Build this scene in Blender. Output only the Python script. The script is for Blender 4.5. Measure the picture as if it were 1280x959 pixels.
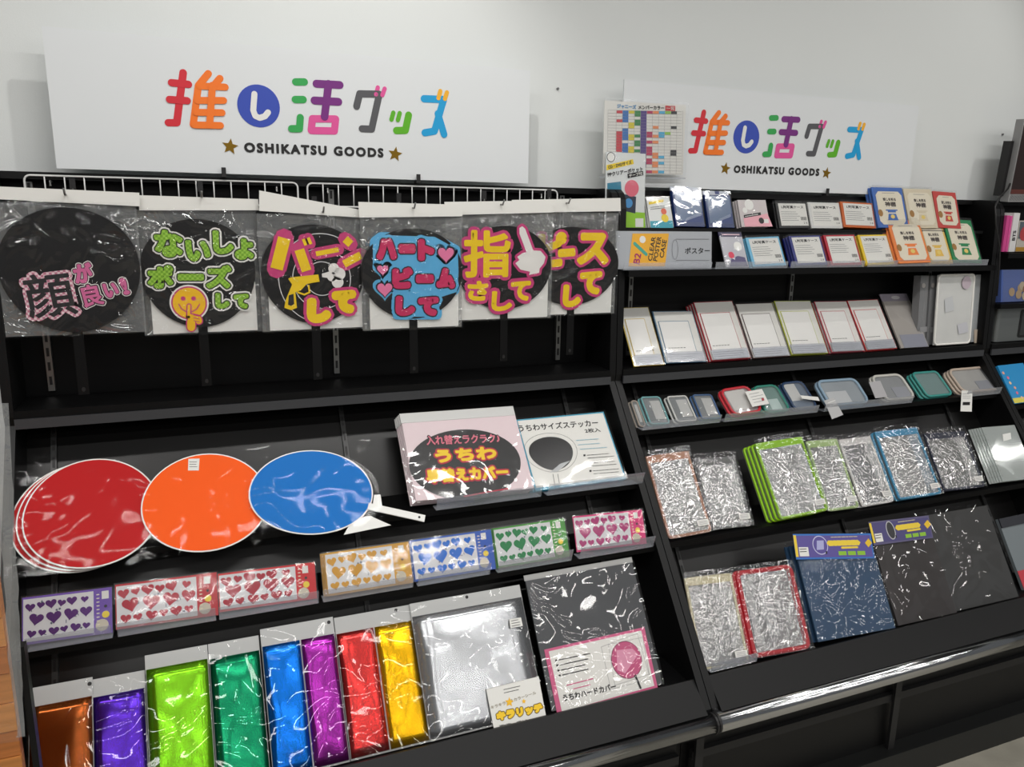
import bpy, bmesh, math, random
import numpy as np
from mathutils import Vector, Matrix
random.seed(7)
sc = bpy.context.scene
col = sc.collection
for o in list(bpy.data.objects): bpy.data.objects.remove(o)

# ------------------------------------------------------------------ camera
FPX = 970.0
CAM = np.array([0.0, -2.1, 1.66])
def cam_rot(yaw, pitch, roll):
    cy, sy, cp, sp = math.cos(yaw), math.sin(yaw), math.cos(pitch), math.sin(pitch)
    f = np.array([sy*cp, cy*cp, -sp]); r = np.array([cy, -sy, 0.0]); u = np.cross(r, f)
    c, s = math.cos(roll), math.sin(roll)
    return np.array([c*r+s*u, -s*r+c*u, f])
R = cam_rot(*np.radians([22.4, 12.3, 0.9]))
cd = bpy.data.cameras.new('camera'); cam = bpy.data.objects.new('camera', cd); col.objects.link(cam)
cd.sensor_width = 36; cd.lens = FPX/1280*36; cd.clip_start = 0.05
cam.matrix_world = Matrix(((R[0][0], R[1][0], -R[2][0], CAM[0]), (R[0][1], R[1][1], -R[2][1], CAM[1]),
                           (R[0][2], R[1][2], -R[2][2], CAM[2]), (0, 0, 0, 1)))
sc.camera = cam

# ------------------------------------------------------------------ light
sc.view_settings.view_transform = 'Standard'; sc.view_settings.look = 'None'
sc.view_settings.gamma = 1.0; sc.view_settings.use_curve_mapping = False
sc.view_settings.exposure = 0.12
wd = bpy.data.worlds.new('world'); sc.world = wd; wd.use_nodes = True
bg = wd.node_tree.nodes['Background']
bg.inputs[0].default_value = (0.93, 0.97, 1.0, 1); bg.inputs[1].default_value = 0.11
def area(name, loc, size, power, target=None, color=(1, 0.98, 0.95)):
    l = bpy.data.lights.new(name, 'AREA'); l.shape = 'RECTANGLE'; l.size, l.size_y = size; l.energy = power; l.color = color
    o = bpy.data.objects.new(name, l); col.objects.link(o); o.location = loc
    if target: o.rotation_euler = (Vector(target)-Vector(loc)).to_track_quat('-Z', 'Y').to_euler()
    return o
CEIL = 3.05
for y, xs_, p in ((-1.45, (-0.9, 0.7, 2.3), 13.0), (-2.6, (-1.7, 0.0, 1.7, 3.4, 5.1, 6.8), 10.0), (-3.8, (-0.9, 0.8, 2.5, 4.2, 5.9), 10.0), (-5.0, (-1.7, 0.0, 1.7, 3.4, 5.1, 6.8), 10.0), (-6.2, (-0.9, 0.8, 2.5, 4.2, 5.9), 10.0)):
    for x in xs_: area('ceiling_tube_light', (x, y, CEIL-0.06), (1.2, 0.10), p*(1.0 if x < 2 else 0.8))
def spot(loc, target, power, radius=0.02, deg=70):
    l = bpy.data.lights.new('track_spot', 'SPOT'); l.energy = power; l.shadow_soft_size = radius; l.spot_size = math.radians(deg); l.spot_blend = 0.6
    l.color = (1, 0.98, 0.94)
    o = bpy.data.objects.new('track_spot', l); col.objects.link(o); o.location = loc
    o.rotation_euler = (Vector(target)-Vector(loc)).to_track_quat('-Z', 'Y').to_euler()
spot((0.42, -0.62, CEIL-0.15), (0.2, -0.12, 1.4), 19, deg=100)
spot((3.0, -0.85, CEIL-0.15), (1.9, -0.1, 1.4), 13, deg=95)

# ------------------------------------------------------------------ materials
def lin(c):
    return tuple((v/255/12.92 if v/255 <= 0.04045 else ((v/255+0.055)/1.055)**2.4) for v in c)
MATS = {}
def M(c, rough=0.5, metal=0.0, bump=0.0, bscale=40.0, coat=0.0, noise=0.0, nscale=30.0, spec=0.5, stretch=None):
    key = (c, rough, metal, bump, bscale, coat, noise, nscale, spec, stretch)
    if key in MATS: return MATS[key]
    m = bpy.data.materials.new('paint_%d' % len(MATS)); m.use_nodes = True; nt = m.node_tree; b = nt.nodes['Principled BSDF']
    b.inputs['Base Color'].default_value = (*lin(c), 1); b.inputs['Roughness'].default_value = rough
    b.inputs['Metallic'].default_value = metal; b.inputs['Coat Weight'].default_value = coat; b.inputs['Coat Roughness'].default_value = 0.08
    b.inputs['Specular IOR Level'].default_value = spec
    if bump or noise:
        tc = nt.nodes.new('ShaderNodeTexCoord'); oi = nt.nodes.new('ShaderNodeObjectInfo')
        mul = nt.nodes.new('ShaderNodeMath'); mul.operation = 'MULTIPLY'; mul.inputs[1].default_value = 13.0; nt.links.new(oi.outputs['Random'], mul.inputs[0])
        add = nt.nodes.new('ShaderNodeVectorMath'); nt.links.new(tc.outputs['Object'], add.inputs[0]); nt.links.new(mul.outputs[0], add.inputs[1])
        src = add.outputs[0]
        if stretch:
            mp = nt.nodes.new('ShaderNodeMapping'); mp.inputs['Scale'].default_value = stretch; nt.links.new(src, mp.inputs[0]); src = mp.outputs[0]
        if bump:
            n = nt.nodes.new('ShaderNodeTexNoise'); n.inputs['Scale'].default_value = bscale; n.inputs['Detail'].default_value = 1.2; n.inputs['Distortion'].default_value = 1.2
            nt.links.new(src, n.inputs['Vector'])
            bp = nt.nodes.new('ShaderNodeBump'); bp.inputs['Strength'].default_value = bump; bp.inputs['Distance'].default_value = 0.01
            nt.links.new(n.outputs[0], bp.inputs['Height']); nt.links.new(bp.outputs[0], b.inputs['Normal'])
        if noise:
            n2 = nt.nodes.new('ShaderNodeTexNoise'); n2.inputs['Scale'].default_value = nscale; n2.inputs['Detail'].default_value = 4
            nt.links.new(src, n2.inputs['Vector'])
            mx = nt.nodes.new('ShaderNodeMix'); mx.data_type = 'RGBA'; mx.inputs['A'].default_value = (*[v*(1-noise) for v in lin(c)], 1); mx.inputs['B'].default_value = (*[min(1, v*(1+noise)) for v in lin(c)], 1)
            nt.links.new(n2.outputs[0], mx.inputs['Factor']); nt.links.new(mx.outputs['Result'], b.inputs['Base Color'])
    MATS[key] = m
    return m
def FILM(tint=(255, 255, 255), gloss=0.12, fres=0.4, rough=0.08, bump=0.5, scale=22.0, haze=0.03, dist=2.0, hazec=(235, 238, 240), ridge=False):
    key = ('film', tint, gloss, fres, rough, bump, scale, haze, dist, hazec, ridge)
    if key in MATS: return MATS[key]
    m = bpy.data.materials.new('clear_film_%d' % len(MATS)); m.use_nodes = True; nt = m.node_tree; nt.nodes.clear()
    out = nt.nodes.new('ShaderNodeOutputMaterial'); tr = nt.nodes.new('ShaderNodeBsdfTransparent'); tr.inputs[0].default_value = (*lin(tint), 1)
    gl = nt.nodes.new('ShaderNodeBsdfGlossy'); gl.inputs['Roughness'].default_value = rough
    df = nt.nodes.new('ShaderNodeBsdfDiffuse'); df.inputs[0].default_value = (*lin(hazec), 1)
    m1 = nt.nodes.new('ShaderNodeMixShader'); m1.inputs[0].default_value = haze
    m2 = nt.nodes.new('ShaderNodeMixShader')
    lw = nt.nodes.new('ShaderNodeLayerWeight'); lw.inputs[0].default_value = 0.25
    ml = nt.nodes.new('ShaderNodeMath'); ml.operation = 'MULTIPLY_ADD'; ml.inputs[1].default_value = fres; ml.inputs[2].default_value = gloss; ml.use_clamp = True
    nt.links.new(lw.outputs['Fresnel'], ml.inputs[0]); nt.links.new(ml.outputs[0], m2.inputs[0])
    if bump:
        tc = nt.nodes.new('ShaderNodeTexCoord'); oi = nt.nodes.new('ShaderNodeObjectInfo')
        mul = nt.nodes.new('ShaderNodeMath'); mul.operation = 'MULTIPLY'; mul.inputs[1].default_value = 17.0; nt.links.new(oi.outputs['Random'], mul.inputs[0])
        add = nt.nodes.new('ShaderNodeVectorMath'); nt.links.new(tc.outputs['Object'], add.inputs[0]); nt.links.new(mul.outputs[0], add.inputs[1])
        n = nt.nodes.new('ShaderNodeTexNoise'); n.inputs['Scale'].default_value = scale; n.inputs['Detail'].default_value = 1.0; n.inputs['Distortion'].default_value = dist*0.6
        nt.links.new(add.outputs[0], n.inputs['Vector'])
        bp = nt.nodes.new('ShaderNodeBump'); bp.inputs['Strength'].default_value = 1.0; bp.inputs['Distance'].default_value = bump*(0.10 if ridge else 0.05)/scale
        hs = n.outputs[0]
        if ridge:
            sb = nt.nodes.new('ShaderNodeMath'); sb.operation = 'SUBTRACT'; sb.inputs[1].default_value = 0.5; ab = nt.nodes.new('ShaderNodeMath'); ab.operation = 'ABSOLUTE'
            nt.links.new(hs, sb.inputs[0]); nt.links.new(sb.outputs[0], ab.inputs[0]); hs = ab.outputs[0]
        nt.links.new(hs, bp.inputs['Height']); nt.links.new(bp.outputs[0], gl.inputs['Normal']); nt.links.new(bp.outputs[0], lw.inputs['Normal'])
    nt.links.new(tr.outputs[0], m1.inputs[1]); nt.links.new(df.outputs[0], m1.inputs[2])
    nt.links.new(m1.outputs[0], m2.inputs[1]); nt.links.new(gl.outputs[0], m2.inputs[2]); nt.links.new(m2.outputs[0], out.inputs[0])
    MATS[key] = m
    return m
BAG = FILM(gloss=0.03, bump=0.55, scale=16, haze=0.02)
CRINKLE = FILM(gloss=0.28, bump=1.9, scale=27, haze=0.18, dist=2.0, rough=0.08, ridge=True)
VINYL = FILM(gloss=0.07, bump=0.25, scale=12, haze=0.10)
ACRYL = FILM(gloss=0.04, bump=0.0, haze=0.24, hazec=(215, 220, 230))
WHITE = M((236, 236, 232), 0.45); PAPER = M((232, 231, 226), 0.6); INK = M((28, 27, 28), 0.5); GREYINK = M((120, 120, 124), 0.6)
BLACK = M((13, 13, 14), 0.42, spec=.3); BLACKP = M((9, 9, 10), 0.5, spec=0.2); RAIL = M((62, 63, 66), 0.35); STEEL = M((150, 150, 148), 0.35, 0.9)
CHROME = M((205, 206, 208), 0.16, 1.0, bump=0.12, bscale=14, stretch=(0.3, 1, 1)); BLACKFAN = M((27, 26, 27), 0.5, spec=.25)

# ------------------------------------------------------------------ geometry helpers
def mesh(name, verts, faces, m, smooth=False):
    me = bpy.data.meshes.new(name); me.from_pydata([tuple(map(float, v)) for v in verts], [], faces); me.update()
    if m: me.materials.append(m)
    if smooth:
        for p in me.polygons: p.use_smooth = True
    return me
def link(name, me, parent=None):
    o = bpy.data.objects.new(name, me); col.objects.link(o)
    if parent: o.parent = parent
    return o
class MB:
    def __init__(s): s.v = []; s.f = []
    def add(s, v, f):
        k = len(s.v); s.v += [tuple(p) for p in v]; s.f += [tuple(i+k for i in q) for q in f]; return s
    def box(s, x0, x1, y0, y1, z0, z1):
        return s.add([(x, y, z) for z in (z0, z1) for y in (y0, y1) for x in (x0, x1)],
                     [(0, 2, 3, 1), (4, 5, 7, 6), (0, 1, 5, 4), (2, 6, 7, 3), (0, 4, 6, 2), (1, 3, 7, 5)])
    def prism(s, pts, z0, z1):                       # polygon in xy, extruded in z
        n = len(pts)
        return s.add([(x, y, z0) for x, y in pts]+[(x, y, z1) for x, y in pts],
                     [tuple(range(n-1, -1, -1)), tuple(range(n, 2*n))]+[(i, (i+1) % n, (i+1) % n+n, i+n) for i in range(n)])
    def jz(s, z): s.k = getattr(s, 'k', 0)+1; return z+3e-6*((s.k*7) % 37)
    def flat(s, pts, z): return s.add([(x, y, z) for x, y in pts], [tuple(range(len(pts)))])
    def tube(s, path, r, n=6, closed=False):
        P = [Vector(p) for p in path]; k = len(P); V = []; prev = None
        for i in range(k):
            a = P[(i-1) % k] if (closed or i > 0) else P[i]; b = P[(i+1) % k] if (closed or i < k-1) else P[i]
            t = (b-a).normalized()
            ref = prev if prev is not None and abs(prev.dot(t)) < .95 else (Vector((0, 0, 1)) if abs(t.z) < .9 else Vector((1, 0, 0)))
            x = (ref-t*ref.dot(t)).normalized(); y = t.cross(x); prev = x
            V += [P[i]+(x*math.cos(2*math.pi*j/n)+y*math.sin(2*math.pi*j/n))*r for j in range(n)]
        F = []
        for i in range(k if closed else k-1):
            a, b = i*n, ((i+1) % k)*n
            F += [(a+j, a+(j+1) % n, b+(j+1) % n, b+j) for j in range(n)]
        if not closed: F += [tuple(range(n-1, -1, -1)), tuple(range((k-1)*n, k*n))]
        return s.add(V, F)
    def stroke(s, pts, wd, z, n=10):                # flat rounded stroke
        r = wd/2; z_ = z
        for (x0, y0), (x1, y1) in zip(pts, pts[1:]):
            z = s.jz(z_); L = math.hypot(x1-x0, y1-y0) or 1e-6; nx, ny = -(y1-y0)/L*r, (x1-x0)/L*r
            s.add([(x0+nx, y0+ny, z), (x0-nx, y0-ny, z), (x1-nx, y1-ny, z), (x1+nx, y1+ny, z)], [(0, 1, 2, 3)])
        for x, y in pts: s.flat([(x+r*math.cos(2*math.pi*i/n), y+r*math.sin(2*math.pi*i/n)) for i in range(n)], s.jz(z_))
        return s
    def build(s, name, m, parent=None, smooth=False): return link(name, mesh(name, s.v, s.f, m, smooth), parent)
def rr(u0, u1, v0, v1, r, n=4):
    P = []
    for cx, cy, a in ((u1-r, v1-r, 0), (u0+r, v1-r, 90), (u0+r, v0+r, 180), (u1-r, v0+r, 270)):
        P += [(cx+r*math.cos(math.radians(a+90*i/n)), cy+r*math.sin(math.radians(a+90*i/n))) for i in range(n+1)]
    return P
def oval(cx, cy, a, b, n=40, taper=0.0, rot=0.0):
    P = []
    for i in range(n):
        t = 2*math.pi*i/n; x = a*math.cos(t)*(1+taper*math.sin(t)); y = b*math.sin(t)
        P.append((cx+x*math.cos(rot)-y*math.sin(rot), cy+x*math.sin(rot)+y*math.cos(rot)))
    return P
def film(name, u0, u1, v0, v1, w, m, parent, amp=0.0015, n=7):
    rnd = random.Random(int(abs(u0)*31e4+abs(v1)*7e4+len(name)))
    V = [(u0+(u1-u0)*i/n, v0+(v1-v0)*j/n, w+rnd.uniform(0, amp)) for j in range(n+1) for i in range(n+1)]
    F = [(j*(n+1)+i, j*(n+1)+i+1, (j+1)*(n+1)+i+1, (j+1)*(n+1)+i) for j in range(n) for i in range(n)]
    return link(name, mesh(name, V, F, m, True), parent)

# pixels -> places: every item sits on the plane of its own row (bottom line Y0,Z0 on the shelf, leaning back by deg)
class Plane:
    def __init__(s, Y0, Z0, deg=0.0, off=0.0):
        a = math.radians(deg); s.V = np.array([0, math.sin(a), math.cos(a)]); s.N = np.array([0, -math.cos(a), math.sin(a)])
        s.P = np.array([0, Y0, Z0])+s.N*off; s.args = (Y0, Z0, deg)
    def hit(s, px):
        d = R.T@np.array([(px[0]-640)/FPX, -(px[1]-479.5)/FPX, 1.0]); return CAM+d*(((s.P-CAM)@s.N)/(d@s.N))
    def shift(s, off): return Plane(*s.args, off=off)
class Frame:
    def __init__(s, plane, BL, BR, TR, TL, off=0.0, snap=True, square=False):
        pl = plane.shift(off); s.pl = pl; a, b, c, d = (pl.hit(p) for p in (BL, BR, TR, TL))
        U = (b-a)+(c-d); U = U/np.linalg.norm(U)
        if square: U = np.array([1.0, 0, 0])
        V = np.cross(pl.N, U); s.U, s.V, s.N = U, V, pl.N; m = (a+b+c+d)/4
        s.w = ((b-a)@U+(c-d)@U)/2; top = (((c+d)/2)-m)@V; bot = (((a+b)/2)-m)@V
        O = m+V*bot; s.h = top-bot
        if snap:
            low = min((O+U*k*s.w/2-pl.P)@pl.V for k in (-1, 1)); sh = (0.002-low)/(V@pl.V); O = O+V*sh; s.h -= sh
        s.O = O
    def mat(s):
        return Matrix(((s.U[0], s.V[0], s.N[0], s.O[0]), (s.U[1], s.V[1], s.N[1], s.O[1]), (s.U[2], s.V[2], s.N[2], s.O[2]), (0, 0, 0, 1)))
    def uv(s, px):
        p = s.pl.hit(px)-s.O; return float(p@s.U), float(p@s.V)
    def uvs(s, pxs): return [s.uv(p) for p in pxs]
def thing(name, label, cat, fr=None, group=None, loc=None):
    o = bpy.data.objects.new(name, None); col.objects.link(o); o.empty_display_size = 0.02
    if fr is not None: o.matrix_world = fr.mat()
    elif loc: o.location = loc
    o['label'] = label; o['category'] = cat
    if group: o['group'] = group
    return o
def copy_tree(o, parent=None):
    c = o.copy(); col.objects.link(c); c.parent = parent
    for ch in [x for x in bpy.data.objects if x.parent == o]: copy_tree(ch, c)
    return c
ORD = ['', 'second', 'third', 'fourth', 'fifth', 'sixth', 'seventh']
def behind(T, fr, n, du, dw, label, group, skip=('lettering', 'print', 'price_label')):
    for i in range(1, n+1):
        c = T.copy(); col.objects.link(c); c['label'] = label+', '+ORD[i]+' from the front'; c['group'] = group
        off = fr.U*du*i-fr.N*dw*i; c.location = Vector(T.location)+Vector(off)
        for ch in [x for x in bpy.data.objects if x.parent == T]:
            if ch.name.split('.')[0] in skip: continue
            k = ch.copy(); col.objects.link(k); k.parent = c
TEXT = {}
def text_data(s):
    if s in TEXT: return TEXT[s]
    cu = bpy.data.curves.new('t', 'FONT'); cu.body = s; cu.size = 1.0; cu.resolution_u = 3; cu.space_character = 1.28 if s.isupper() and s.isascii() and len(s) > 6 else 1.0
    o = bpy.data.objects.new('t', cu); col.objects.link(o); bpy.context.view_layer.update()
    me = bpy.data.meshes.new_from_object(o.evaluated_get(bpy.context.evaluated_depsgraph_get()))
    v = [tuple(p.co[:2]) for p in me.vertices]; f = [tuple(p.vertices) for p in me.polygons]
    cnt = {}
    for p in me.polygons:
        for e in p.edge_keys: cnt[e] = cnt.get(e, 0)+1
    e = [k for k, c in cnt.items() if c == 1]
    bpy.data.objects.remove(o); bpy.data.curves.remove(cu); bpy.data.meshes.remove(me)
    x0, x1 = min(p[0] for p in v), max(p[0] for p in v); y0, y1 = min(p[1] for p in v), max(p[1] for p in v)
    TEXT[s] = (v, f, e, x0, x1, y0, y1); return TEXT[s]
def lettering(parent, s, c, w, h, rot, z, m, bold=0.0, name='lettering'):
    """flat lettering fitted to a w x h box centred at c, turned by rot; bold = extra stroke radius in metres"""
    v, f, e, x0, x1, y0, y1 = text_data(s); kx, ky = w/(x1-x0), h/(y1-y0); cr, sr = math.cos(rot), math.sin(rot)
    P = []
    for x, y in v:
        a, b = (x-(x0+x1)/2)*kx, (y-(y0+y1)/2)*ky; P.append((c[0]+a*cr-b*sr, c[1]+a*sr+b*cr))
    mb = MB(); mb.add([(x, y, z) for x, y in P], f)
    if bold > 0:
        for i, j in e: mb.stroke([P[i], P[j]], bold*2, z, 7)
    return mb.build(name, m, parent)
def tx(T, fr, s, lm, rm, hp, m, z=0.002, bold=0.0, name='lettering'):
    """lettering given by its left middle, right middle and height in photo pixels, put on the item's own plane"""
    a, b = np.array(fr.uv(lm)), np.array(fr.uv(rm)); d = b-a; w = float(np.hypot(*d)); rot = math.atan2(d[1], d[0])
    mx, my = (lm[0]+rm[0])/2, (lm[1]+rm[1])/2; L = math.hypot(rm[0]-lm[0], rm[1]-lm[1]); nx, ny = (rm[1]-lm[1])/L, -(rm[0]-lm[0])/L
    p, q = np.array(fr.uv((mx+nx*hp/2, my+ny*hp/2))), np.array(fr.uv((mx-nx*hp/2, my-ny*hp/2))); h = float(np.hypot(*(p-q)))
    return lettering(T, s, (a+b)/2, w, h, rot, z, m, bold, name)
def quad(T, fr, pxs, m, z=0.0015, name='print', thick=0.0):
    P = fr.uvs(pxs); a = sum(P[i][0]*P[(i+1) % len(P)][1]-P[(i+1) % len(P)][0]*P[i][1] for i in range(len(P)))
    if a < 0: P = P[::-1]
    mb = MB()
    if thick: mb.prism(P, z-thick, z)
    else: mb.flat(P, z)
    return mb.build(name, m, T)
def lines(T, fr, a, b, n, step, m=GREYINK, wd=0.0011, z=0.002, name='print'):
    """rows of fine illegible print between pixel points a-b, repeated downwards by step"""
    mb = MB(); rnd = random.Random(n*7+int(a[0]))
    for i in range(n):
        p, q = fr.uv((a[0]+step[0]*i, a[1]+step[1]*i)), fr.uv((b[0]+step[0]*i, b[1]+step[1]*i)); t = 0.0
        end = rnd.uniform(0.75, 1)
        while t < end:
            l = rnd.uniform(0.05, 0.16); e2 = min(end, t+l)
            mb.stroke([(p[0]+(q[0]-p[0])*t, p[1]+(q[1]-p[1])*t), (p[0]+(q[0]-p[0])*e2, p[1]+(q[1]-p[1])*e2)], wd, z, 4); t = e2+0.025
    return mb.build(name, m, T)
def box(T, name, u0, u1, v0, v1, w0, w1, m): return MB().box(u0, u1, v0, v1, w0, w1).build(name, m, T)
def heart(s=1.0, n=22):
    P = []
    for i in range(n):
        t = 2*math.pi*i/n; P.append((s*16*math.sin(t)**3/32, s*(13*math.cos(t)-5*math.cos(2*t)-2*math.cos(3*t)-math.cos(4*t)+2)/32))
    return P[::-1]
def star(cx, cy, r, rot=0.0):
    return [(cx+(r if i % 2 == 0 else r*0.45)*math.sin(-(i*math.pi/5)+rot), cy+(r if i % 2 == 0 else r*0.45)*math.cos(-(i*math.pi/5)+rot)) for i in range(10)]
def struct(o, label=None):
    o['kind'] = 'structure'
    if label: o['label'] = label
    return o
# ------------------------------------------------------------------ room
WALLM = M((226, 229, 228), 0.7, bump=0.06, bscale=300, noise=0.02, nscale=3)
struct(MB().box(-4, 9, 0, 0.1, 0, 3.1).build('wall_back', WALLM))
struct(MB().box(-4, 9, -8, 0.1, -0.1, 0).build('floor', M((150, 146, 134), 0.55, bump=0.1, bscale=60, noise=0.25, nscale=9)))
struct(MB().box(-4, 9, -8, 0.1, CEIL, CEIL+0.1).build('ceiling', M((62, 63, 64), 0.9)))

# ------------------------------------------------------------------ shelving
def FR(z): return -0.155-0.765*(1.2-z)
def BK(z): return -0.03-0.67*(1.2-z)
def yz(mb, pts, x0, x1):
    n = len(pts); a = sum(pts[i][0]*pts[(i+1) % n][1]-pts[(i+1) % n][0]*pts[i][1] for i in range(n))
    if a < 0: pts = pts[::-1]
    return mb.add([(x0, y, z) for y, z in pts]+[(x1, y, z) for y, z in pts],
                  [tuple(range(n-1, -1, -1)), tuple(range(n, 2*n))]+[(i, (i+1) % n, (i+1) % n+n, i+n) for i in range(n)])
SIDE = [(0, 0), (-0.60, 0), (-0.60, 0.40), (-0.715, 0.452), (FR(0.47), 0.47), (-0.170, 1.19), (-0.174, 1.21), (-0.155, 1.68), (-0.150, 1.705), (-0.138, 1.723), (-0.12, 1.733), (-0.09, 1.736), (0, 1.736)]
def unit(label, x0, x1, ups, low, upper, group='shelving'):
    """one bay of black slant-front shelving between x0 and x1 (outer faces)"""
    cx = (x0+x1)/2; T = thing('shelving_unit', label, 'shelving', loc=(cx, 0, 0)); a, b = x0-cx, x1-cx; i0, i1 = a+0.02, b-0.02
    for s0, s1 in ((a, i0), (i1, b)): yz(MB(), SIDE, s0, s1-0.0004).build('side_panel', BLACK, T)
    MB().box(i0, i1, -0.02, -0.006, 1.19, 1.72).build('back_panel', BLACKP, T)
    MB().box(i0, i1, -0.055, -0.002, 1.72, 1.736).build('top_rail', BLACK, T)
    yz(MB(), [(BK(1.19)+0.012, 1.19), (BK(1.19), 1.19), (BK(0.42), 0.42), (BK(0.42)+0.012, 0.42)], i0, i1).build('sloped_back_panel', M((17, 16, 16), 0.32, spec=0.4), T)
    for u in ups:
        x = u-cx
        p = MB().box(x-0.007, x+0.007, -0.033, -0.02, 1.235, 1.715).build('upright', STEEL, T)
        mb = MB()
        for k in range(14): mb.box(x-0.0028, x+0.0028, -0.0345, -0.033, 1.25+k*0.034, 1.27+k*0.034)
        mb.build('slots', INK, p)
        p = yz(MB(), [(BK(1.17)-0.001, 1.17), (BK(1.17)-0.009, 1.17), (BK(0.5)-0.009, 0.5), (BK(0.5)-0.001, 0.5)], x-0.006, x+0.006).build('upright', M((70, 70, 70), 0.4, 0.6), T)
        mb = MB()
        for k in range(19):
            z = 0.53+k*0.034; yz(mb, [(BK(z)-0.0092, z), (BK(z)-0.0105, z), (BK(z+0.02)-0.0105, z+0.02), (BK(z+0.02)-0.0092, z+0.02)], x-0.0025, x+0.0025)
        mb.build('slots', INK, p)
    # middle shelf with its grey price rail
    s = MB().box(i0, i1, -0.178, -0.034, 1.206, 1.224).build('shelf', BLACKP, T)
    MB().box(i0, i1, -0.182, -0.176, 1.184, 1.206).build('price_rail', RAIL, s)
    for z in low:
        s = yz(MB(), [(FR(z)+0.004, z), (FR(z)+0.004, z-0.016), (BK(z-0.016)-0.011, z-0.016), (BK(z)-0.011, z)], i0, i1).build('shelf', BLACKP, T)
        for u in (ups[0], ups[-1]):
            x = u-cx; yz(MB(), [(BK(z)-0.014, z-0.017), (FR(z)+0.06, z-0.017), (BK(z-0.035)-0.012, z-0.045)], x-0.003, x+0.003).build('shelf_bracket', M((55, 55, 56), 0.4, 0.5), s)
    for z, d in upper:
        MB().box(i0, i1, -d, -0.034, z-0.018, z).build('shelf', BLACKP, T)
    # bottom tray, sloping lip, chrome bumper, base
    t = MB().box(i0, i1, -0.665, BK(0.495)-0.002, 0.493, 0.505).build('bottom_tray', BLACKP, T)
    yz(MB(), [(-0.652, 0.52), (-0.662, 0.525), (-0.728, 0.467), (-0.715, 0.455), (-0.66, 0.49)], i0, i1).build('tray_lip', M((15, 15, 16), 0.5, spec=.3), t)
    MB().tube([(a+0.004, -0.727, 0.440), (b-0.004, -0.727, 0.440)], 0.025, 20).build('bumper_bar', CHROME, T, True)
    for e in (a+0.003, b-0.003): MB().tube([(e-0.003, -0.727, 0.440), (e+0.003, -0.727, 0.440)], 0.026, 16).build('bumper_cap', INK, T)
    MB().box(i0, i1, -0.61, -0.598, 0.09, 0.42).build('base_panel', M((9, 9, 10), 0.5), T)
    MB().box(i0, i1, -0.66, -0.598, 0, 0.095).build('kick_board', M((26, 27, 27), 0.5), T)
    for z in (0.265,): MB().box(i0, i1, -0.625, -0.6105, z-0.012, z+0.012).build('base_rail', M((36, 36, 37), 0.5), T)
    for u in (ups[1], x0+0.035):
        x = u-cx; MB().box(x-0.012, x+0.012, -0.635, -0.6255, 0.095, 0.42).build('base_post', M((36, 36, 37), 0.5), T)
    return T
unit('black slant-front shelving bay holding the paper fans and foil packs', -0.40, 1.119, (-0.325, 0.343, 0.999), (0.94, 0.80), ())
UR = unit('black slant-front shelving bay holding the pouches and card frames', 1.121, 2.659, (1.241, 1.864, 2.50), (1.062, 0.80), ((1.51, 0.184),))
unit('black shelving bay cut off by the right edge, with books and a metal box', 2.661, 4.18, (2.80, 3.44, 4.08), (1.02, 0.80), ((1.553, 0.19), (1.372, 0.19)))
# black riser that lifts the back row on the top right shelf
cx = (1.121+2.659)/2
s = MB().box(1.16-cx, 2.62-cx, -0.126, -0.04, 1.618, 1.628).build('riser_shelf', BLACK, UR)
MB().box(1.16-cx, 2.62-cx, -0.113, -0.110, 1.511, 1.618).build('riser_front', BLACK, UR)

# ------------------------------------------------------------------ sign boards
PS = Plane(-0.072, 1.742, 0)
RED, ORG, BLU, GRN, PUR, PNK = M((214, 36, 52), .45), M((250, 122, 26), .45), M((50, 76, 180), .45), M((48, 166, 80), .45), M((118, 34, 126), .45), M((228, 84, 156), .45)
GRY, LGR, CYA, YEL, GOLD = M((84, 84, 88), .45), M((92, 178, 24), .45), M((12, 160, 218), .45), M((246, 180, 40), .45), M((150, 116, 36), .3, .7)
LOGO = [('red', RED, 9.4, [[(229, 91), (221, 153.5), (210.5, 153.5)], [(214.5, 103.5), (235.5, 105.5)], [(212, 124.5), (234, 126)]]),
 ('orange', ORG, 8.8, [[(260.5, 92), (248, 107), (241.5, 156)], [(275, 98), (269, 105)], [(250, 107.5), (281.5, 109)], [(247, 125.7), (279.5, 125.7)], [(245.5, 140.5), (277.5, 141)], [(243.5, 156.3), (275.5, 157)], [(265.5, 107), (262, 156.5)]]),
 ('green', GRN, 9, [[(369.5, 102.5), (380.5, 102.5)], [(369, 124.5), (379, 124.5)], [(375.3, 147), (374.3, 161), (364.5, 161)]]),
 ('purple', PUR, 9.6, [[(395.6, 104.8), (424.7, 106.3)], [(393, 125.7), (423, 127.3)], [(410.6, 105), (405.6, 146)]]),
 ('pink', PNK, 9, [[(390.5, 148.5), (419.5, 148.8), (418, 163.8), (389, 163.2), (390.5, 148.5)]]),
 ('grey', GRY, 8.5, [[(445.7, 133), (449.5, 117.3), (474, 117.8), (464.5, 161.5), (452.5, 161)]]),
 ('pink', PNK, 5.2, [[(472.2, 109.5), (470, 118)], [(480.7, 111), (477.8, 119)]]),
 ('lime', LGR, 8.5, [[(510.7, 144), (506.7, 163), (495.5, 163.3)]]), ('lime', LGR, 5.4, [[(491.6, 141), (489.2, 149.5)], [(499.5, 141.6), (497.3, 150)]]),
 ('cyan', CYA, 8.5, [[(530, 123.5), (554.5, 124.5), (543, 164), (531, 166)], [(547.3, 142.3), (555, 168)]]),
 ('yellow', YEL, 5.2, [[(550.4, 114), (548, 122.6)], [(558.5, 115.7), (556, 123.5)]])]
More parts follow.
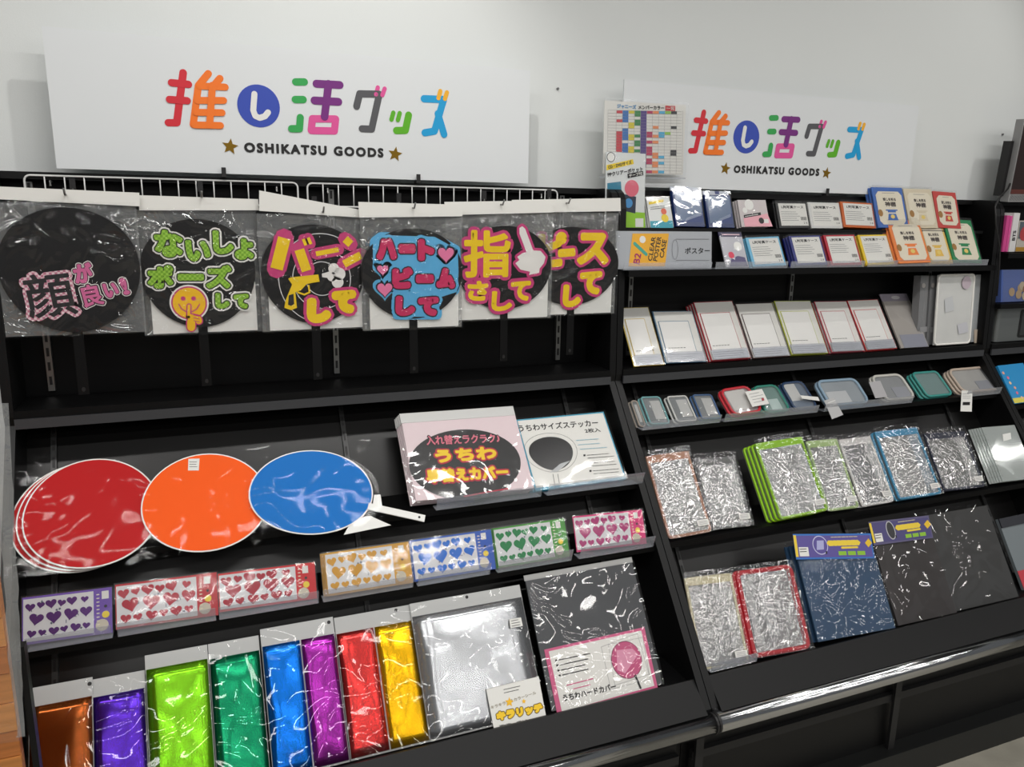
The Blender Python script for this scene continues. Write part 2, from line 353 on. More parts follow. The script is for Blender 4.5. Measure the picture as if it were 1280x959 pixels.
def sign(label, corners):
    fr = Frame(PS, *corners, square=True); T = thing('sign_board', label, 'sign', fr)
    box(T, 'board', -fr.w/2, fr.w/2, 0, fr.h, -0.006, 0, M((226, 229, 231), 0.55)); return T, fr
T, fr = sign('wide white sign board with the colourful logo above the hanging fans', ((69.4, 206.4), (658.3, 227.4), (664.6, 88), (53, 33)))
for nm, m, wd, st in LOGO:
    k = fr.w/600.0*(600/ (664.6-53))*1.0
    a = np.array(fr.uv(st[0][0])); b = np.array(fr.uv((st[0][0][0]+wd, st[0][0][1]))); W = float(np.hypot(*(b-a)))
    for i, p in enumerate(st): MB().stroke(fr.uvs(p), W, 0.0008+i*0.0004, 14).build('logo_stroke', m, T)
c = fr.uv((323.4, 132.6)); d = MB(); rx = fr.uv((349.7, 132.6))[0]-c[0]
d.prism(oval(c[0], c[1], rx, rx*1.0, 40), 0, 0.0008); disc = d.build('logo_disc', BLU, T)
MB().stroke(fr.uvs([(318, 117.5), (316.5, 138), (319, 145), (324.5, 147.5), (331, 145.5), (335, 140.5)]), rx*0.28, 0.0014, 12).build('logo_stroke', WHITE, disc)
tx(T, fr, 'OSHIKATSU GOODS', (306, 184.3), (478.5, 191.2), 10.5, INK, 0.001, bold=0.0017)
for p in ((287.6, 183.3), (494, 192.8)):
    c = fr.uv(p); MB().prism(star(c[0], c[1], 0.019, 0.15), 0, 0.001).build('star', GOLD, T)
fr2 = Frame(PS, (780, 225), (1133, 240), (1147, 133), (782, 108), square=True)
T2 = copy_tree(T); T2['label'] = 'white logo sign board behind the colour chart, above the photo cases'
T2.location = (float(fr2.O[0]), float(fr.O[1]), float(fr.O[2]))
for p, s_ in ((280, 0), (522, 0), (1034, 1)):
    P_ = PS.hit((p, 222)); c = thing('sign_clip', 'small black clip under the left end of the fan sign' if p == 280 else 'small black clip under the right half of the fan sign' if p == 522 else 'small black clip under the logo sign over the photo cases', 'clip', loc=(float(P_[0]), -0.07, 1.736))
    MB().box(-0.006, 0.006, -0.012, 0.008, 0, 0.004).build('foot', INK, c); MB().box(-0.005, 0.005, -0.012, -0.0085, 0.004, 0.022).build('jaw', INK, c)

# colour chart in a clear stand, in front of the second sign
PC = Plane(-0.10, 1.742, 0)
fr = Frame(PC, (751, 221), (857, 222), (860, 129), (752, 122), snap=False); T = thing('colour_chart', 'colour chart sheet with a printed grid in clear sleeve beside the second sign', 'poster', fr)
box(T, 'sheet', -fr.w/2+0.008, fr.w/2-0.008, 0.008, fr.h-0.006, -0.002, -0.0005, PAPER)
tx(T, fr, 'ジャニーズ', (771.5, 132.5), (795, 134), 5, M((90, 150, 200), .5), 0.0003, bold=0.0006)
tx(T, fr, 'メンバーカラー', (798, 134), (830, 135), 4.6, INK, 0.0003, bold=0.0005)
quad(T, fr, [(831.5, 132), (844, 132.5), (844, 139), (831.5, 138.5)], M((200, 40, 50), .5), 0.0002); tx(T, fr, '一覧', (833, 135.3), (843, 135.6), 4.4, WHITE, 0.0005)
cellc = [(205, 70, 80), (60, 120, 190), (222, 206, 60), (60, 140, 80), (90, 70, 140), (190, 60, 100), (235, 150, 100), (90, 180, 220), (150, 200, 90), (50, 50, 54)]
fills = ['100100011111110000000', '111100111101111111000', '100011001100111111000', '110110001011010110000', '111111111111111101100', '100000011010111011001', '100001001010001101101', '100000011000000101001', '100000010000000000000', '100001000000011000000']
for j, (cc, ff) in enumerate(zip(cellc, fills)):
    x0 = 770.8+j*7.57; mb = MB()
    for i, ch in enumerate(ff):
        if ch == '1':
            y0 = 138.2+i*3.72+j*0.1; mb.flat(fr.uvs([(x0-i*.05, y0+3.4), (x0+7.2-i*.05, y0+3.5), (x0+7.2-i*.05, y0), (x0-i*.05, y0)]), 0.0002)
    mb.build('print', M(cc, .6), T)
mb = MB()
for i in range(22): mb.stroke(fr.uvs([(760, 137.6+i*3.72), (852, 139.5+i*3.72)]), 0.0005, 0.0001, 4)
for x in (760, 770.3)+tuple(777.9+j*7.57 for j in range(11)): mb.stroke(fr.uvs([(x, 138.5), (x-0.9, 217)]), 0.0005, 0.0001, 4)
mb.build('print', GREYINK, T)
film('sleeve', -fr.w/2, fr.w/2, 0, fr.h, 0.002, FILM(gloss=.03, bump=0, haze=.05), T, 0, 1)
box(T, 'stand_edge', -fr.w/2, fr.w/2, -0.004, 0, -0.006, 0.003, ACRYL)

# ------------------------------------------------------------------ wire grids and hooks
PW = Plane(-0.062, 1.60, 0)
WIRE = M((228, 228, 226), 0.35)
def grid(label, xl, xr, zt=1.728, zb=1.672):
    T = thing('wire_grid', label, 'wire grid', loc=((xl+xr)/2, -0.062, zb)); w = (xr-xl)/2; h = zt-zb; r = 0.012
    MB().tube([(x, 0, z) for x, z in rr(-w, w, 0, h, r)], 0.0023, 6, True).build('frame', WIRE, T, True)
    n = max(2, round(2*w/0.0385)); wm = None
    for i in range(1, n):
        if wm is None: o = MB().tube([(0, 0, 0), (0, 0, h)], 0.0016, 5).build('wire', WIRE, T, True); wm = o.data
        else: o = link('wire', wm, T)
        o.location = (-w+2*w*i/n, 0, 0)
    for x in (-w+0.05, w-0.05): MB().tube([(x, 0.0415, h-.012), (x, -0.003, h-.012), (x, -0.003, h-0.022)], 0.0025, 5).build('bracket', STEEL, T)
xs = [PW.hit((p, 232))[0] for p in (31, 372, 384, 697)]
grid('white wire grid behind the three leftmost hanging fans', xs[0], xs[1]); grid('white wire grid behind the three rightmost hanging fans', xs[2], xs[3])

for lb, p in (('tiny dark nail head in the wall right of the fan sign', (697, 111)), ('tiny dark nail head in the wall near the monitor', (1253, 168))):
    q_ = Plane(-0.001, 0, 0).hit(p); t = thing('nail', lb, 'nail', loc=tuple(map(float, q_))); MB().tube([(0, 0.002, 0), (0, -0.004, 0)], .0035, 8).build('nail_head', M((110, 110, 110), .5), t)
# ------------------------------------------------------------------ hanging message fans
def GING(c1, c2, scale=190.0):
    key = ('ging', c1, c2, scale)
    if key in MATS: return MATS[key]
    m = bpy.data.materials.new('gingham_%d' % len(MATS)); m.use_nodes = True; nt = m.node_tree; b = nt.nodes['Principled BSDF']
    tc = nt.nodes.new('ShaderNodeTexCoord'); ck = nt.nodes.new('ShaderNodeTexChecker'); ck.inputs['Scale'].default_value = scale
    ck.inputs['Color1'].default_value = (*lin(c1), 1); ck.inputs['Color2'].default_value = (*lin(c2), 1)
    nt.links.new(tc.outputs['Object'], ck.inputs['Vector']); nt.links.new(ck.outputs['Color'], b.inputs['Base Color']); b.inputs['Roughness'].default_value = .5
    MATS[key] = m; return m
PF = Plane(-0.178, 1.36, 0)
YELL, HOTP, FPNK, FWHT, SKY = M((246, 208, 20), .45), M((204, 62, 124), .45), M((224, 116, 160), .45), M((238, 236, 232), .5), M((92, 178, 226), .45)
CRIM = M((208, 44, 98), .45); LIMG = GING((120, 176, 32), (160, 206, 70)); PNKG = GING((206, 128, 152), (240, 214, 220))
FBAG = FILM(gloss=0.035, fres=.25, bump=2.6, scale=11, haze=0.004, dist=2.5, rough=.05, ridge=True)
def char(T, fr, s, x0, x1, y0, y1, layers, tilt=0.0, z=0.0016):
    rf = layers[-1][0]; k = abs(fr.uv(((x0+x1)/2+10, (y0+y1)/2))[0]-fr.uv(((x0+x1)/2, (y0+y1)/2))[0])/10
    cx, cy = (x0+x1)/2, (y0+y1)/2; hw = max(1, (x1-x0)/2-rf); t = math.radians(tilt)
    for i, (r, m) in enumerate(layers):
        tx(T, fr, s, (cx-hw*math.cos(t), cy+hw*math.sin(t)), (cx+hw*math.cos(t), cy-hw*math.sin(t)), max(1.5, y1-y0-2*rf), m, z+i*0.0005, bold=max(r*k, 0))
def pstroke(T, fr, pts, wpx, m, z, name='print'):
    k = abs(fr.uv((pts[0][0]+10, pts[0][1]))[0]-fr.uv(pts[0])[0])/10
    return MB().stroke(fr.uvs(pts), wpx*k, z, 12).build(name, m, T)
def pdisc(T, fr, c, r, m, z, name='print', ry=None, n=28):
    u, v = fr.uv(c); k = abs(fr.uv((c[0]+10, c[1]))[0]-u)/10
    return MB().flat(oval(u, v, r*k, (ry or r)*k, n), z).build(name, m, T)
def fan_pack(label, bag, head, fan, off, hook, handle=True, card=(.07, .96)):
    """bag=(BL,BR,TR,TL) below the header, head=(TL,TR) top of the header, fan=(x0,x1,y0,y1) all in photo pixels on the hanging plane"""
    fr = Frame(PF, *bag, off=off, snap=False, square=True); T = thing('fan_pack', label, 'fan', fr, 'message fans hanging on the wire grid')
    c = fr.uv(((fan[0]+fan[1])/2, (fan[2]+fan[3])/2)); a = (fr.uv((fan[1], (fan[2]+fan[3])/2))[0]-fr.uv((fan[0], (fan[2]+fan[3])/2))[0])/2; b = (fr.uv((c[0], fan[2]))[1]-fr.uv((c[0], fan[3]))[1])/2
    P = fr.uvs([bag[3], bag[2], head[1], head[0]]); MB().prism(P, -0.002, 0.0).build('header_card', PAPER, T)
    if card: box(T, 'backing_card', -fr.w/2+card[0]*fr.w, -fr.w/2+card[1]*fr.w, 0.004, fr.h*.42, -0.006, -0.0045, WHITE)
    film('bag_back', -fr.w/2, fr.w/2, 0.001, fr.h, -0.0075, FILM(gloss=0.12, bump=2.4, scale=12, rough=.06, ridge=True, haze=0.42, dist=2.5, hazec=(165, 167, 167)), T, 0.0006, 9)
    MB().prism(oval(c[0], c[1], a, b, 48, 0.05), -0.003, 0.001).build('fan_blade', BLACKFAN, T)
    if handle:
        hb = MB(); hb.prism([(c[0]-0.010, c[1]-b+0.01), (c[0]-0.011, c[1]-b-0.14), (c[0]+0.011, c[1]-b-0.14), (c[0]+0.010, c[1]-b+0.01)], -0.0045, -0.0005)
        hd = hb.build('handle', M((10, 10, 11), .5, spec=.2), T); MB().prism(oval(c[0], c[1]-b-0.128, 0.004, 0.005, 12), -0.0004, 0.0002).build('handle_hole', INK, hd)
    film('bag', -fr.w/2, fr.w/2, 0, fr.h+0.003, 0.0055, FBAG, T, 0.003, 9)
    # hook from the wire grid through the header
    u, v = fr.uv(hook); hx = fr.O[0]+u; hz = fr.O[2]+v
    H = thing('display_hook', 'metal hook carrying the ' + ' '.join(label.split()[:10]), 'hook', loc=(float(hx), -0.0665, float(hz)), group='hooks on the wire grid')
    MB().tube([(0, 0, 0.02), (0, -0.004, 0.0), (0, -0.178-off+0.052, -0.004), (0, -0.178-off+0.042, 0.008)], 0.0022, 6).build('arm', STEEL, H, True)
    MB().box(-0.006, 0.006, -0.003, 0.002, 0.01, 0.034).build('clip', INK, H)
    return T, fr
# 1 kao ga yoi
T, fr = fan_pack('black fan with pink gingham lettering hanging at the far left', ((-4, 424), (178, 415), (175, 258), (-4, 249)), ((-4, 233), (174, 241)), (0, 178, 258, 419), 0.014, (82, 241), card=None)
char(T, fr, '顔', 31, 93, 341, 397, [(5.5, PNKG), (1.0, M((34, 33, 36), .5))], 7)
for s, b_, t in (('が', (92, 116, 328, 354), 5), ('良', (102, 128, 355, 383), 10), ('い', (130, 148, 353, 372), 10), ('!', (151.5, 160, 347, 369), 14)): char(T, fr, s, *b_, [(3.6, FWHT), (2.4, M((60, 40, 48), .5)), (.9 if s == '良' else 1.4, M((222, 112, 164), .45))], t, 0.0030)
# 2 naisho pose shite
T, fr = fan_pack('black fan with green gingham lettering and a shushing smiley', ((175, 422), (324, 414), (324, 263), (174, 263)), ((173.6, 244), (322.6, 249)), (177, 321, 268.5, 416), 0.0, (252, 244))
for s, b_ in (('な', (193, 229, 287, 322)), ('い', (232, 263, 300, 327)), ('し', (266, 292, 288, 318)), ('ょ', (293, 317, 298, 325)), ('ポ', (184, 217, 331, 361)), ('ー', (222, 255, 342, 351)), ('ズ', (257, 290, 331, 361)), ('し', (269, 287, 366, 386)), ('て', (292, 311, 367, 386))):
    char(T, fr, s, *b_, [(6.0, FWHT), (3.9, M((24, 30, 12), .5)), (2.4, LIMG)], 0)
pdisc(T, fr, (236.6, 378.6), 24.5, FWHT, 0.0034); pdisc(T, fr, (236.6, 378.6), 22.4, HOTP, 0.0038); pdisc(T, fr, (236.6, 378.6), 20.5, M((248, 196, 22), .45), 0.0042)
for p in ((229, 373), (242, 373)): pdisc(T, fr, p, 3.0, HOTP, 0.0046)
pstroke(T, fr, [(223.5, 380), (227, 386), (233, 389.5), (240, 389.5), (246, 386), (249.5, 380)], 1.4, HOTP, 0.0046)
for w_, m, z in ((3.0, HOTP, 0.0048), (0, M((248, 196, 22), .45), 0.0051)):
    pstroke(T, fr, [(236.3, 382), (235.8, 396)], 3.6+w_, m, z); pstroke(T, fr, [(238, 396), (247.5, 398), (248.5, 401)], 8+w_, m, z); pstroke(T, fr, [(239, 402), (239, 409)], 10+w_, m, z)
for y in (393.5, 397, 400.5): pstroke(T, fr, [(242, y), (249, y+1.5)], 0.9, HOTP, 0.0054)
# 3 bang shite
T3, fr3 = T, fr = fan_pack('black fan with target rings and a yellow toy gun', ((325, 417), (464, 410), (450, 272), (324, 263.6)), ((324, 238), (449, 262)), (328, 457, 272, 414), 0.014, (403, 263))
RING = M((226, 226, 226), .5)
for r in (53, 36, 20):
    u, v = fr.uv((402.4, 348.3)); k = abs(fr.uv((412.4, 348.3))[0]-u)/10; pts = oval(u, v, r*k, r*k*1.06, 40); MB().stroke(pts+[pts[0]], 0.0018, 0.0014, 5).build('print', RING, T)
def zz(l, ox=170, oy=220, s=4.13): return [(ox+x/s, oy+y/s) for x, y in l]
BANG = [([(765, 320), (725, 480)], 62, 0), ([(842, 380), (880, 490)], 50, 0), ([(862, 325), (876, 358)], 16, 0), ([(888, 318), (902, 352)], 16, 0), ([(928, 402), (1045, 380)], 25, 0), ([(1078, 325), (1108, 352)], 40, 0), ([(1072, 455), (1160, 408)], 40, 0)]
def bar(fr, a, b, wd, z, mb):
    (x0, y0), (x1, y1) = fr.uv(a), fr.uv(b); L = math.hypot(x1-x0, y1-y0); nx, ny = -(y1-y0)/L*wd/2, (x1-x0)/L*wd/2
    mb.flat([(x0+nx, y0+ny), (x0-nx, y0-ny), (x1-nx, y1-ny), (x1+nx, y1+ny)], z)
k = abs(fr.uv((412, 348))[0]-fr.uv((402, 348))[0])/10
mb, mo = MB(), MB()
for pts, wd, _ in BANG:
    a, b = zz(pts); bar(fr, a, b, wd/4.13*k, 0.0032, mb); mo.stroke(fr.uvs([a, b]), (wd+34)/4.13*k, 0.0022, 8); bar(fr, a, b, (wd+36)/4.13*k, 0.0023, mo)
mo.build('lettering', HOTP, T); mb.build('lettering', YELL, T)
quad(T, fr, zz([(785, 530), (800, 523), (940, 508), (947, 545), (905, 552), (880, 558), (850, 590), (822, 600), (830, 680), (800, 692), (765, 680), (772, 640), (805, 560)]), YELL, 0.0032)
pstroke(T, fr, zz([(835, 600), (868, 612), (895, 600), (890, 565)]), 2.2, YELL, 0.0033)
quad(T, fr, zz([(788, 615), (812, 608), (816, 660), (800, 670), (784, 664)]), M((40, 38, 38), .5), 0.0036)
for c_, r in (((1020, 478), 28), ((1048, 505), 32), ((1040, 548), 30), ((1010, 520), 24)): pdisc(T, fr, zz([c_])[0], r/4.13, FWHT, 0.0033)
quad(T, fr, zz([(958, 505), (1010, 488), (1012, 530), (960, 522)]), FWHT, 0.0034)
for s, b_ in (('し', (383, 414, 372, 404)), ('て', (414, 445, 362, 392))): char(T, fr, s, *b_, [(8.5, HOTP), (4.6, YELL)], 0, 0.0040)
# 4 heart beam shite
T, fr = fan_pack('black fan with bubbly pink lettering on sky blue and small hearts', ((456, 416), (579, 408), (578, 270.5), (449, 272)), ((448, 252.4), (578, 256)), (453, 579.5, 274.5, 411), 0.028, (516, 258))
L4 = [('ハ', (470, 496, 298, 325)), ('ー', (498, 519, 305, 317)), ('ト', (522, 543, 299, 326)), ('ビ', (490, 516, 334, 361)), ('ー', (519.5, 542, 343, 354)), ('ム', (545, 569, 335, 361)), ('し', (494, 519, 370, 395)), ('て', (522, 548, 371, 395))]
blob = MB()
blob.prism(fr.uvs([(466, 330), (466, 300), (475, 294), (543, 296), (572, 312), (573, 340), (571, 365), (549, 372), (549, 396), (494, 396), (490, 365), (474, 366), (476, 345)])[::-1], 0.0010, 0.0012); _p = fr.uvs([(468, 328), (468, 302), (476, 296), (543, 298), (570, 312), (571, 340), (569, 363), (547, 372), (547, 394), (496, 394), (492, 365), (476, 364), (478, 345)]); blob.stroke(_p+[_p[0]], .022, .0008, 12); blob.build('print', SKY, T)
for s, b_ in L4: char(T, fr, s, *b_, [(8.0, SKY), (4.6, M((44, 24, 40), .5)), (3.1, CRIM)], 0, 0.0013)
for c_, r in (((557, 319), 20), ((478, 338), 14), ((480.7, 362.5), 19)):
    u, v = fr.uv(c_); k = abs(fr.uv((c_[0]+10, c_[1]))[0]-u)/10
    for g, m, z in ((11, SKY, .0012), (3.5, M((44, 24, 40), .5), .0029), (0, M((238, 128, 172), .45), .0034)): MB().flat([(u+x, v+y) for x, y in heart((r+g)*k)], z).build('print', m, T)
# 5 yubi sashite, 6 peace shite (behind it)
T, fr = fan_pack('black fan with a white pointing hand and yellow lettering', ((560, 404), (692, 397), (691, 265.7), (556, 269)), ((555.7, 252.4), (691, 250.6)), (572, 690, 269, 401), 0.014, (626, 254))
for s, b_ in (('指', (579, 638, 288, 347)), ('さ', (584, 610, 351, 376)), ('し', (614, 640, 364, 389)), ('て', (638, 663, 351, 376))): char(T, fr, s, *b_, [(5.6, HOTP), (1.7, YELL)], 0)
hand = zz([(785, 245), (798, 236), (812, 248), (850, 350), (885, 352), (908, 380), (900, 410), (880, 435), (878, 455), (830, 465), (835, 450), (790, 440), (766, 410), (785, 395), (775, 380), (800, 362), (818, 358), (785, 270)], 440, 220, 3.76)
c_ = fr.uvs(hand); mb = MB(); mb.stroke(c_+[c_[0]], 0.014, 0.0020, 8); mb.build('print', HOTP, T); quad(T, fr, hand, FWHT, 0.0026)
T, fr = fan_pack('black fan with yellow lettering at the far right, half behind its neighbour', ((640, 398), (768, 392), (776, 264), (640, 266)), ((640, 250), (775.6, 247.5)), (657, 774, 269, 397), 0.0, (708, 252))
for s, b_, t in (('ピ', (672, 708, 290, 334), 0), ('ー', (697, 719, 311, 321), 5), ('ス', (721, 761, 291, 331), 0), ('し', (703, 726, 356, 384), 0), ('て', (724, 752, 339, 368), 0)): char(T, fr, s, *b_, [(5.6, HOTP), (2.6, YELL)], t)

# ------------------------------------------------------------------ left middle row: plain fans and packs
PL2 = Plane(-0.330, 0.9405, 42)
PL2F = Plane(-0.356, 0.9405, 42)
def plain_fan(label, bbox, off, c, rot=0.0, handle=None, n_back=0, bk=None):
    x0, x1, y0, y1 = bbox; fr = Frame(PL2F, (x0, y1), (x1, y1), (x1, y0), (x0, y0), off=off, snap=False, square=True)
    l, r, t, b = fr.uv((x0, (y0+y1)/2)), fr.uv((x1, (y0+y1)/2)), fr.uv(((x0+x1)/2, y0)), fr.uv(((x0+x1)/2, y1)); ctr = ((l[0]+r[0])/2, (t[1]+b[1])/2); a, bb = (r[0]-l[0])/2, (t[1]-b[1])/2
    T = thing('plain_fan', label, 'fan', fr, 'plain coloured fans lying on the slanted shelf')
    MB().prism(oval(ctr[0], ctr[1], a+0.002, bb+0.002, 56, -0.04, rot), -0.0025, -0.0004).build('rim', WHITE, T)
    MB().prism(oval(ctr[0], ctr[1], a-0.001, bb-0.001, 56, -0.04, rot), -0.0006, 0.0004).build('fan_blade', M(c, .5, spec=.2), T)
    if handle:
        (ux, vx), (uy, vy) = fr.uv(handle[0]), fr.uv(handle[1]); L = math.hypot(uy-ux, vy-vx); nx, ny = -(vy-vx)/L*.0085, (uy-ux)/L*.0085
        h = MB().prism([(ux-nx, vx-ny), (uy-nx, vy-ny), (uy+nx, vy+ny), (ux+nx, vx+ny)], -0.002, 0.0015).build('handle', WHITE, T)
        MB().prism(oval(uy-(uy-ux)/L*.014, vy-(vy-vx)/L*.014, .003, .003, 10), 0.0015, 0.0018).build('handle_hole', INK, h)
    film('bag', ctr[0]-a-0.006, ctr[0]+a+0.014, ctr[1]-bb-.002, ctr[1]+bb+0.014, 0.003, FILM(gloss=0.006, fres=.10, bump=0.7, scale=7, haze=0.0, dist=2.0, rough=.06, ridge=True), T, 0.002, 8)
    if n_back: behind(T, fr, n_back, -0.0125, 0.0082, bk, 'red fans stacked under the front one')
    return T, fr
plain_fan('plain red fan in clear bag, front one of the red stack', (29, 199, 575, 709), 0.020, (186, 12, 16), n_back=2, bk='plain red fan under the front red fan, left rim showing')
T, fr = plain_fan('plain orange fan in clear bag lying between the red and the blue fans', (177, 335, 568, 689), 0.028, (250, 92, 4))
quad(T, fr, [(235, 588.5), (248.5, 588.5), (249.5, 573.5), (235.5, 574)], PAPER, 0.0012, 'price_label'); lines(T, fr, (237, 578), (247, 578), 3, (0, 3), INK, .0012, .0016)
T, fr = plain_fan('plain blue fan with a white handle in clear bag', (311.5, 466, 563.5, 668), 0.036, (2, 112, 196), rot=-0.12, handle=((460, 633), (531, 648.5)))
quad(T, fr, [(466, 632), (478, 632), (476, 618), (468, 618)], WHITE, -0.003, 'backing_card', 0.001); quad(T, fr, [(430, 668), (489, 656), (462, 644), (440, 650)], WHITE, -0.003, 'backing_card', 0.001)
# replacement-cover packs
fr = Frame(PL2, (530.5, 646), (681, 621), (634.7, 523), (495, 526.6), off=0.03); T = thing('cover_pack', 'gingham fan cover pack with black oval and yellow lettering, front of its stack', 'pack', fr, 'fan cover packs')
box(T, 'insert', -fr.w/2, fr.w/2, 0.002, fr.h, -0.003, 0, GING((236, 224, 226), (226, 200, 206), 60)); box(T, 'header_card', -fr.w/2-0.002, fr.w/2, fr.h, fr.h+0.028, -0.002, 0.001, M((206, 206, 204), .5))
c = fr.uv((583, 580)); MB().flat(oval(c[0], c[1], fr.w*0.475, fr.h*0.455, 48, 0.03), 0.0006).build('print', M((22, 20, 22), .4), T)
WRED, OUTR = M((226, 120, 140), .5), M((190, 30, 60), .5)
for s, lm, rm, h, ly in (('入れ替えラクラク♪', (533, 551), (624, 548), 11, [(.0036, M((30, 10, 18), .5)), (.0008, WRED)]), ('うちわ', (545, 571), (619, 566), 14, [(.007, OUTR), (.0028, YELL)]), ('早替えカバー', (534, 596), (634, 590), 15, [(.007, OUTR), (.0026, YELL)])):
    for i, (b_, m) in enumerate(ly): tx(T, fr, s, lm, rm, h, m, 0.0010+i*0.0005, b_)
lines(T, fr, (580, 621), (636, 611), 1, (0, 3), OUTR, .004)
film('bag', -fr.w/2-0.003, fr.w/2+0.003, 0, fr.h, 0.0030, FILM(gloss=0.05, bump=0.6, scale=9, haze=0.02, dist=2.0, ridge=True), T, 0.001, 8)
behind(T, fr, 4, -0.002, 0.0074, 'gingham fan cover pack stacked under the front one', 'fan cover packs')
fr = Frame(PL2, (679, 616.7), (789.4, 598.4), (748.6, 517), (636, 524), off=0.012); T = thing('sticker_pack', 'white fan-size sticker pack with blue border and black fan picture', 'pack', fr)
box(T, 'card', -fr.w/2, fr.w/2, 0, fr.h, -0.003, 0, M((70, 160, 190), .45)); box(T, 'paper', -fr.w/2+0.004, fr.w/2-0.004, 0.008, fr.h-0.004, 0, 0.0006, PAPER)
c = fr.uv((689.5, 567)); a = fr.uv((718, 567))[0]-c[0]; bb = fr.uv((690, 545))[1]-c[1]
P = oval(c[0], c[1]+.003, a*1.16, bb*1.12, 40, 0.1); MB().stroke(P+[P[0]], .0008, .0009, 4).build('print', INK, T)
MB().flat(oval(c[0], c[1], a*.96, bb*.96, 40, 0.14), 0.0010).build('print', M((26, 25, 27), .25), T)
quad(T, fr, [(687, 591), (697, 590), (713, 576), (700, 580)], M((190, 192, 194), .4), 0.0013)
for dx in (-3, 3): pstroke(T, fr, [(694+dx, 593), (697.5+dx, 612)], .6, INK, .0009)
tx(T, fr, 'うちわサイズステッカー', (648, 536), (747, 528.5), 8, INK, .001, .0005); tx(T, fr, '2枚入', (731, 539), (750, 537.4), 5, INK, .001, .0004)
lines(T, fr, (720, 551), (754, 548.5), 3, (2.5, 5.5), M((150, 190, 205), .5), .002)
for p in ((730.5, 569.5), (734, 579.5), (738, 589)):
    quad(T, fr, [(p[0]-1.3, p[1]+1.3), (p[0]+1.3, p[1]+1.1), (p[0]+1.1, p[1]-1.3), (p[0]-1.4, p[1]-1.1)], INK, .001); lines(T, fr, (p[0]+3, p[1]), (p[0]+36, p[1]-2.6), 2, (1, 3.6), INK, .0014)
film('bag', -fr.w/2-0.002, fr.w/2+0.004, 0, fr.h+.003, 0.003, FILM(gloss=0.03, fres=.3, bump=0.35, scale=8, haze=0.01), T, 0.002, 6)
behind(T, fr, 2, -0.004, 0.0085, 'blue-bordered sticker pack under the front one', 'fan-size sticker packs')

# ------------------------------------------------------------------ heart sticker packs
PL3 = Plane(-0.444, 0.8005, 25)
HM = mesh('heart', [(x, y, 0.0) for x, y in heart()]+[(x, y, 0.0006) for x, y in heart()], [tuple(range(22, 44))]+[(i, (i+1) % 22, (i+1) % 22+22, i+22) for i in range(22)], None)
HSET = [(.06, .80, .15), (.22, .83, .12), (.38, .83, .17), (.54, .82, .13), (.70, .84, .16), (.90, .84, .12), (.15, .50, .22), (.42, .50, .23), (.68, .52, .22), (.92, .54, .19), (.08, .17, .14), (.24, .17, .12), (.42, .17, .16), (.58, .19, .12), (.75, .19, .16), (.92, .20, .12)]
def heart_pack(label, q, c, strip, off, n_back=0, bk=None, edge=None):
    fr = Frame(PL3, *q, off=off); T = thing('heart_sticker_pack', label, 'stickers', fr, 'heart sticker packs'); w, h = fr.w, fr.h; sw = w*0.79
    box(T, 'card', -w/2, w/2, 0, h, -0.0025, 0, M(edge or strip, .5)); box(T, 'sticker_sheet', -w/2+0.002, -w/2+sw, 0.005, h-0.004, 0, 0.0005, M((222, 222, 224), .3))
    hm = M(c, .32, .35, noise=.5, nscale=700); me = HM.copy(); me.materials.append(hm)
    for x, y, s in HSET:
        o = link('heart_sticker', me, T); o.location = (-w/2+.004+(sw-.008)*x*.97+.003, .005+(h-.01)*y, .0005); s *= w*.74; o.scale = (s, s, 1); o.rotation_euler = (0, 0, random.uniform(-.25, .25))
    mb = MB(); rnd = random.Random(3)
    for i in range(16):
        u, v = -w/2+.01+rnd.random()*(sw-.02), .012+rnd.random()*(h-.025); a = rnd.random()*3
        if i % 3 == 0: mb.flat(star(u, v, .0032, a), .0009)
        else: mb.stroke([(u, v), (u+.006*math.cos(a), v+.006*math.sin(a))], .0013, .0009, 5)
    mb.build('print', M((70, 84, 110), .5), T)
    x0 = -w/2+sw+.002; mb = MB()
    for i in range(9): mb.stroke([(x0+.004, h-.012-i*.0075), (x0+.008, h-.012-i*.0075)], .0022, .0006, 5)
    mb.build('print', M((232, 224, 200), .5), T)
    MB().flat([(x0+.013, h-.022), (x0+.026, h-.022), (x0+.026, h-.006), (x0+.013, h-.006)], .0006).build('price_label', PAPER, T)
    MB().flat(oval(x0+.020, h*.42, .007, .007, 16), .0006).build('print', M((240, 214, 60), .5), T); MB().flat(oval(x0+.013, h*.20, .012, .012, 20), .0006).build('print', M((206, 198, 180), .5), T)
    MB().flat(oval(x0+.020, h*.60, .003, .003, 12), .0006).build('print', INK, T)
    film('bag', -w/2-.002, w/2+.003, 0, h+.003, .0022, FILM(gloss=.06, bump=.4, scale=10, haze=.03), T, .0015, 6)
    if n_back: behind(T, fr, n_back, -.0022, .0066, bk, 'heart sticker packs', ('print', 'price_label', 'heart_sticker', 'sticker_sheet'))
    return T
heart_pack('purple heart sticker pack at the left end of the shelf', ((30.5, 815), (142, 797), (138.4, 735), (24.6, 747)), (84, 24, 120), (112, 76, 176), .006)
heart_pack('red heart sticker pack next to the purple one', ((149, 796.6), (274.5, 774), (269.8, 717.5), (140, 729.7)), (168, 26, 48), (190, 20, 36), .006)
heart_pack('red heart sticker pack next to the yellow ones', ((277, 773.8), (400, 753), (390, 704.6), (270, 716.4)), (160, 22, 44), (208, 18, 30), .003)
heart_pack('yellow heart sticker pack, front of its stack', ((410.5, 750), (518.4, 731.4), (509, 678), (404.6, 691.5)), (200, 146, 40), (240, 176, 20), .014, 3, 'yellow heart sticker pack in the stack behind the front yellow one', (214, 160, 50))
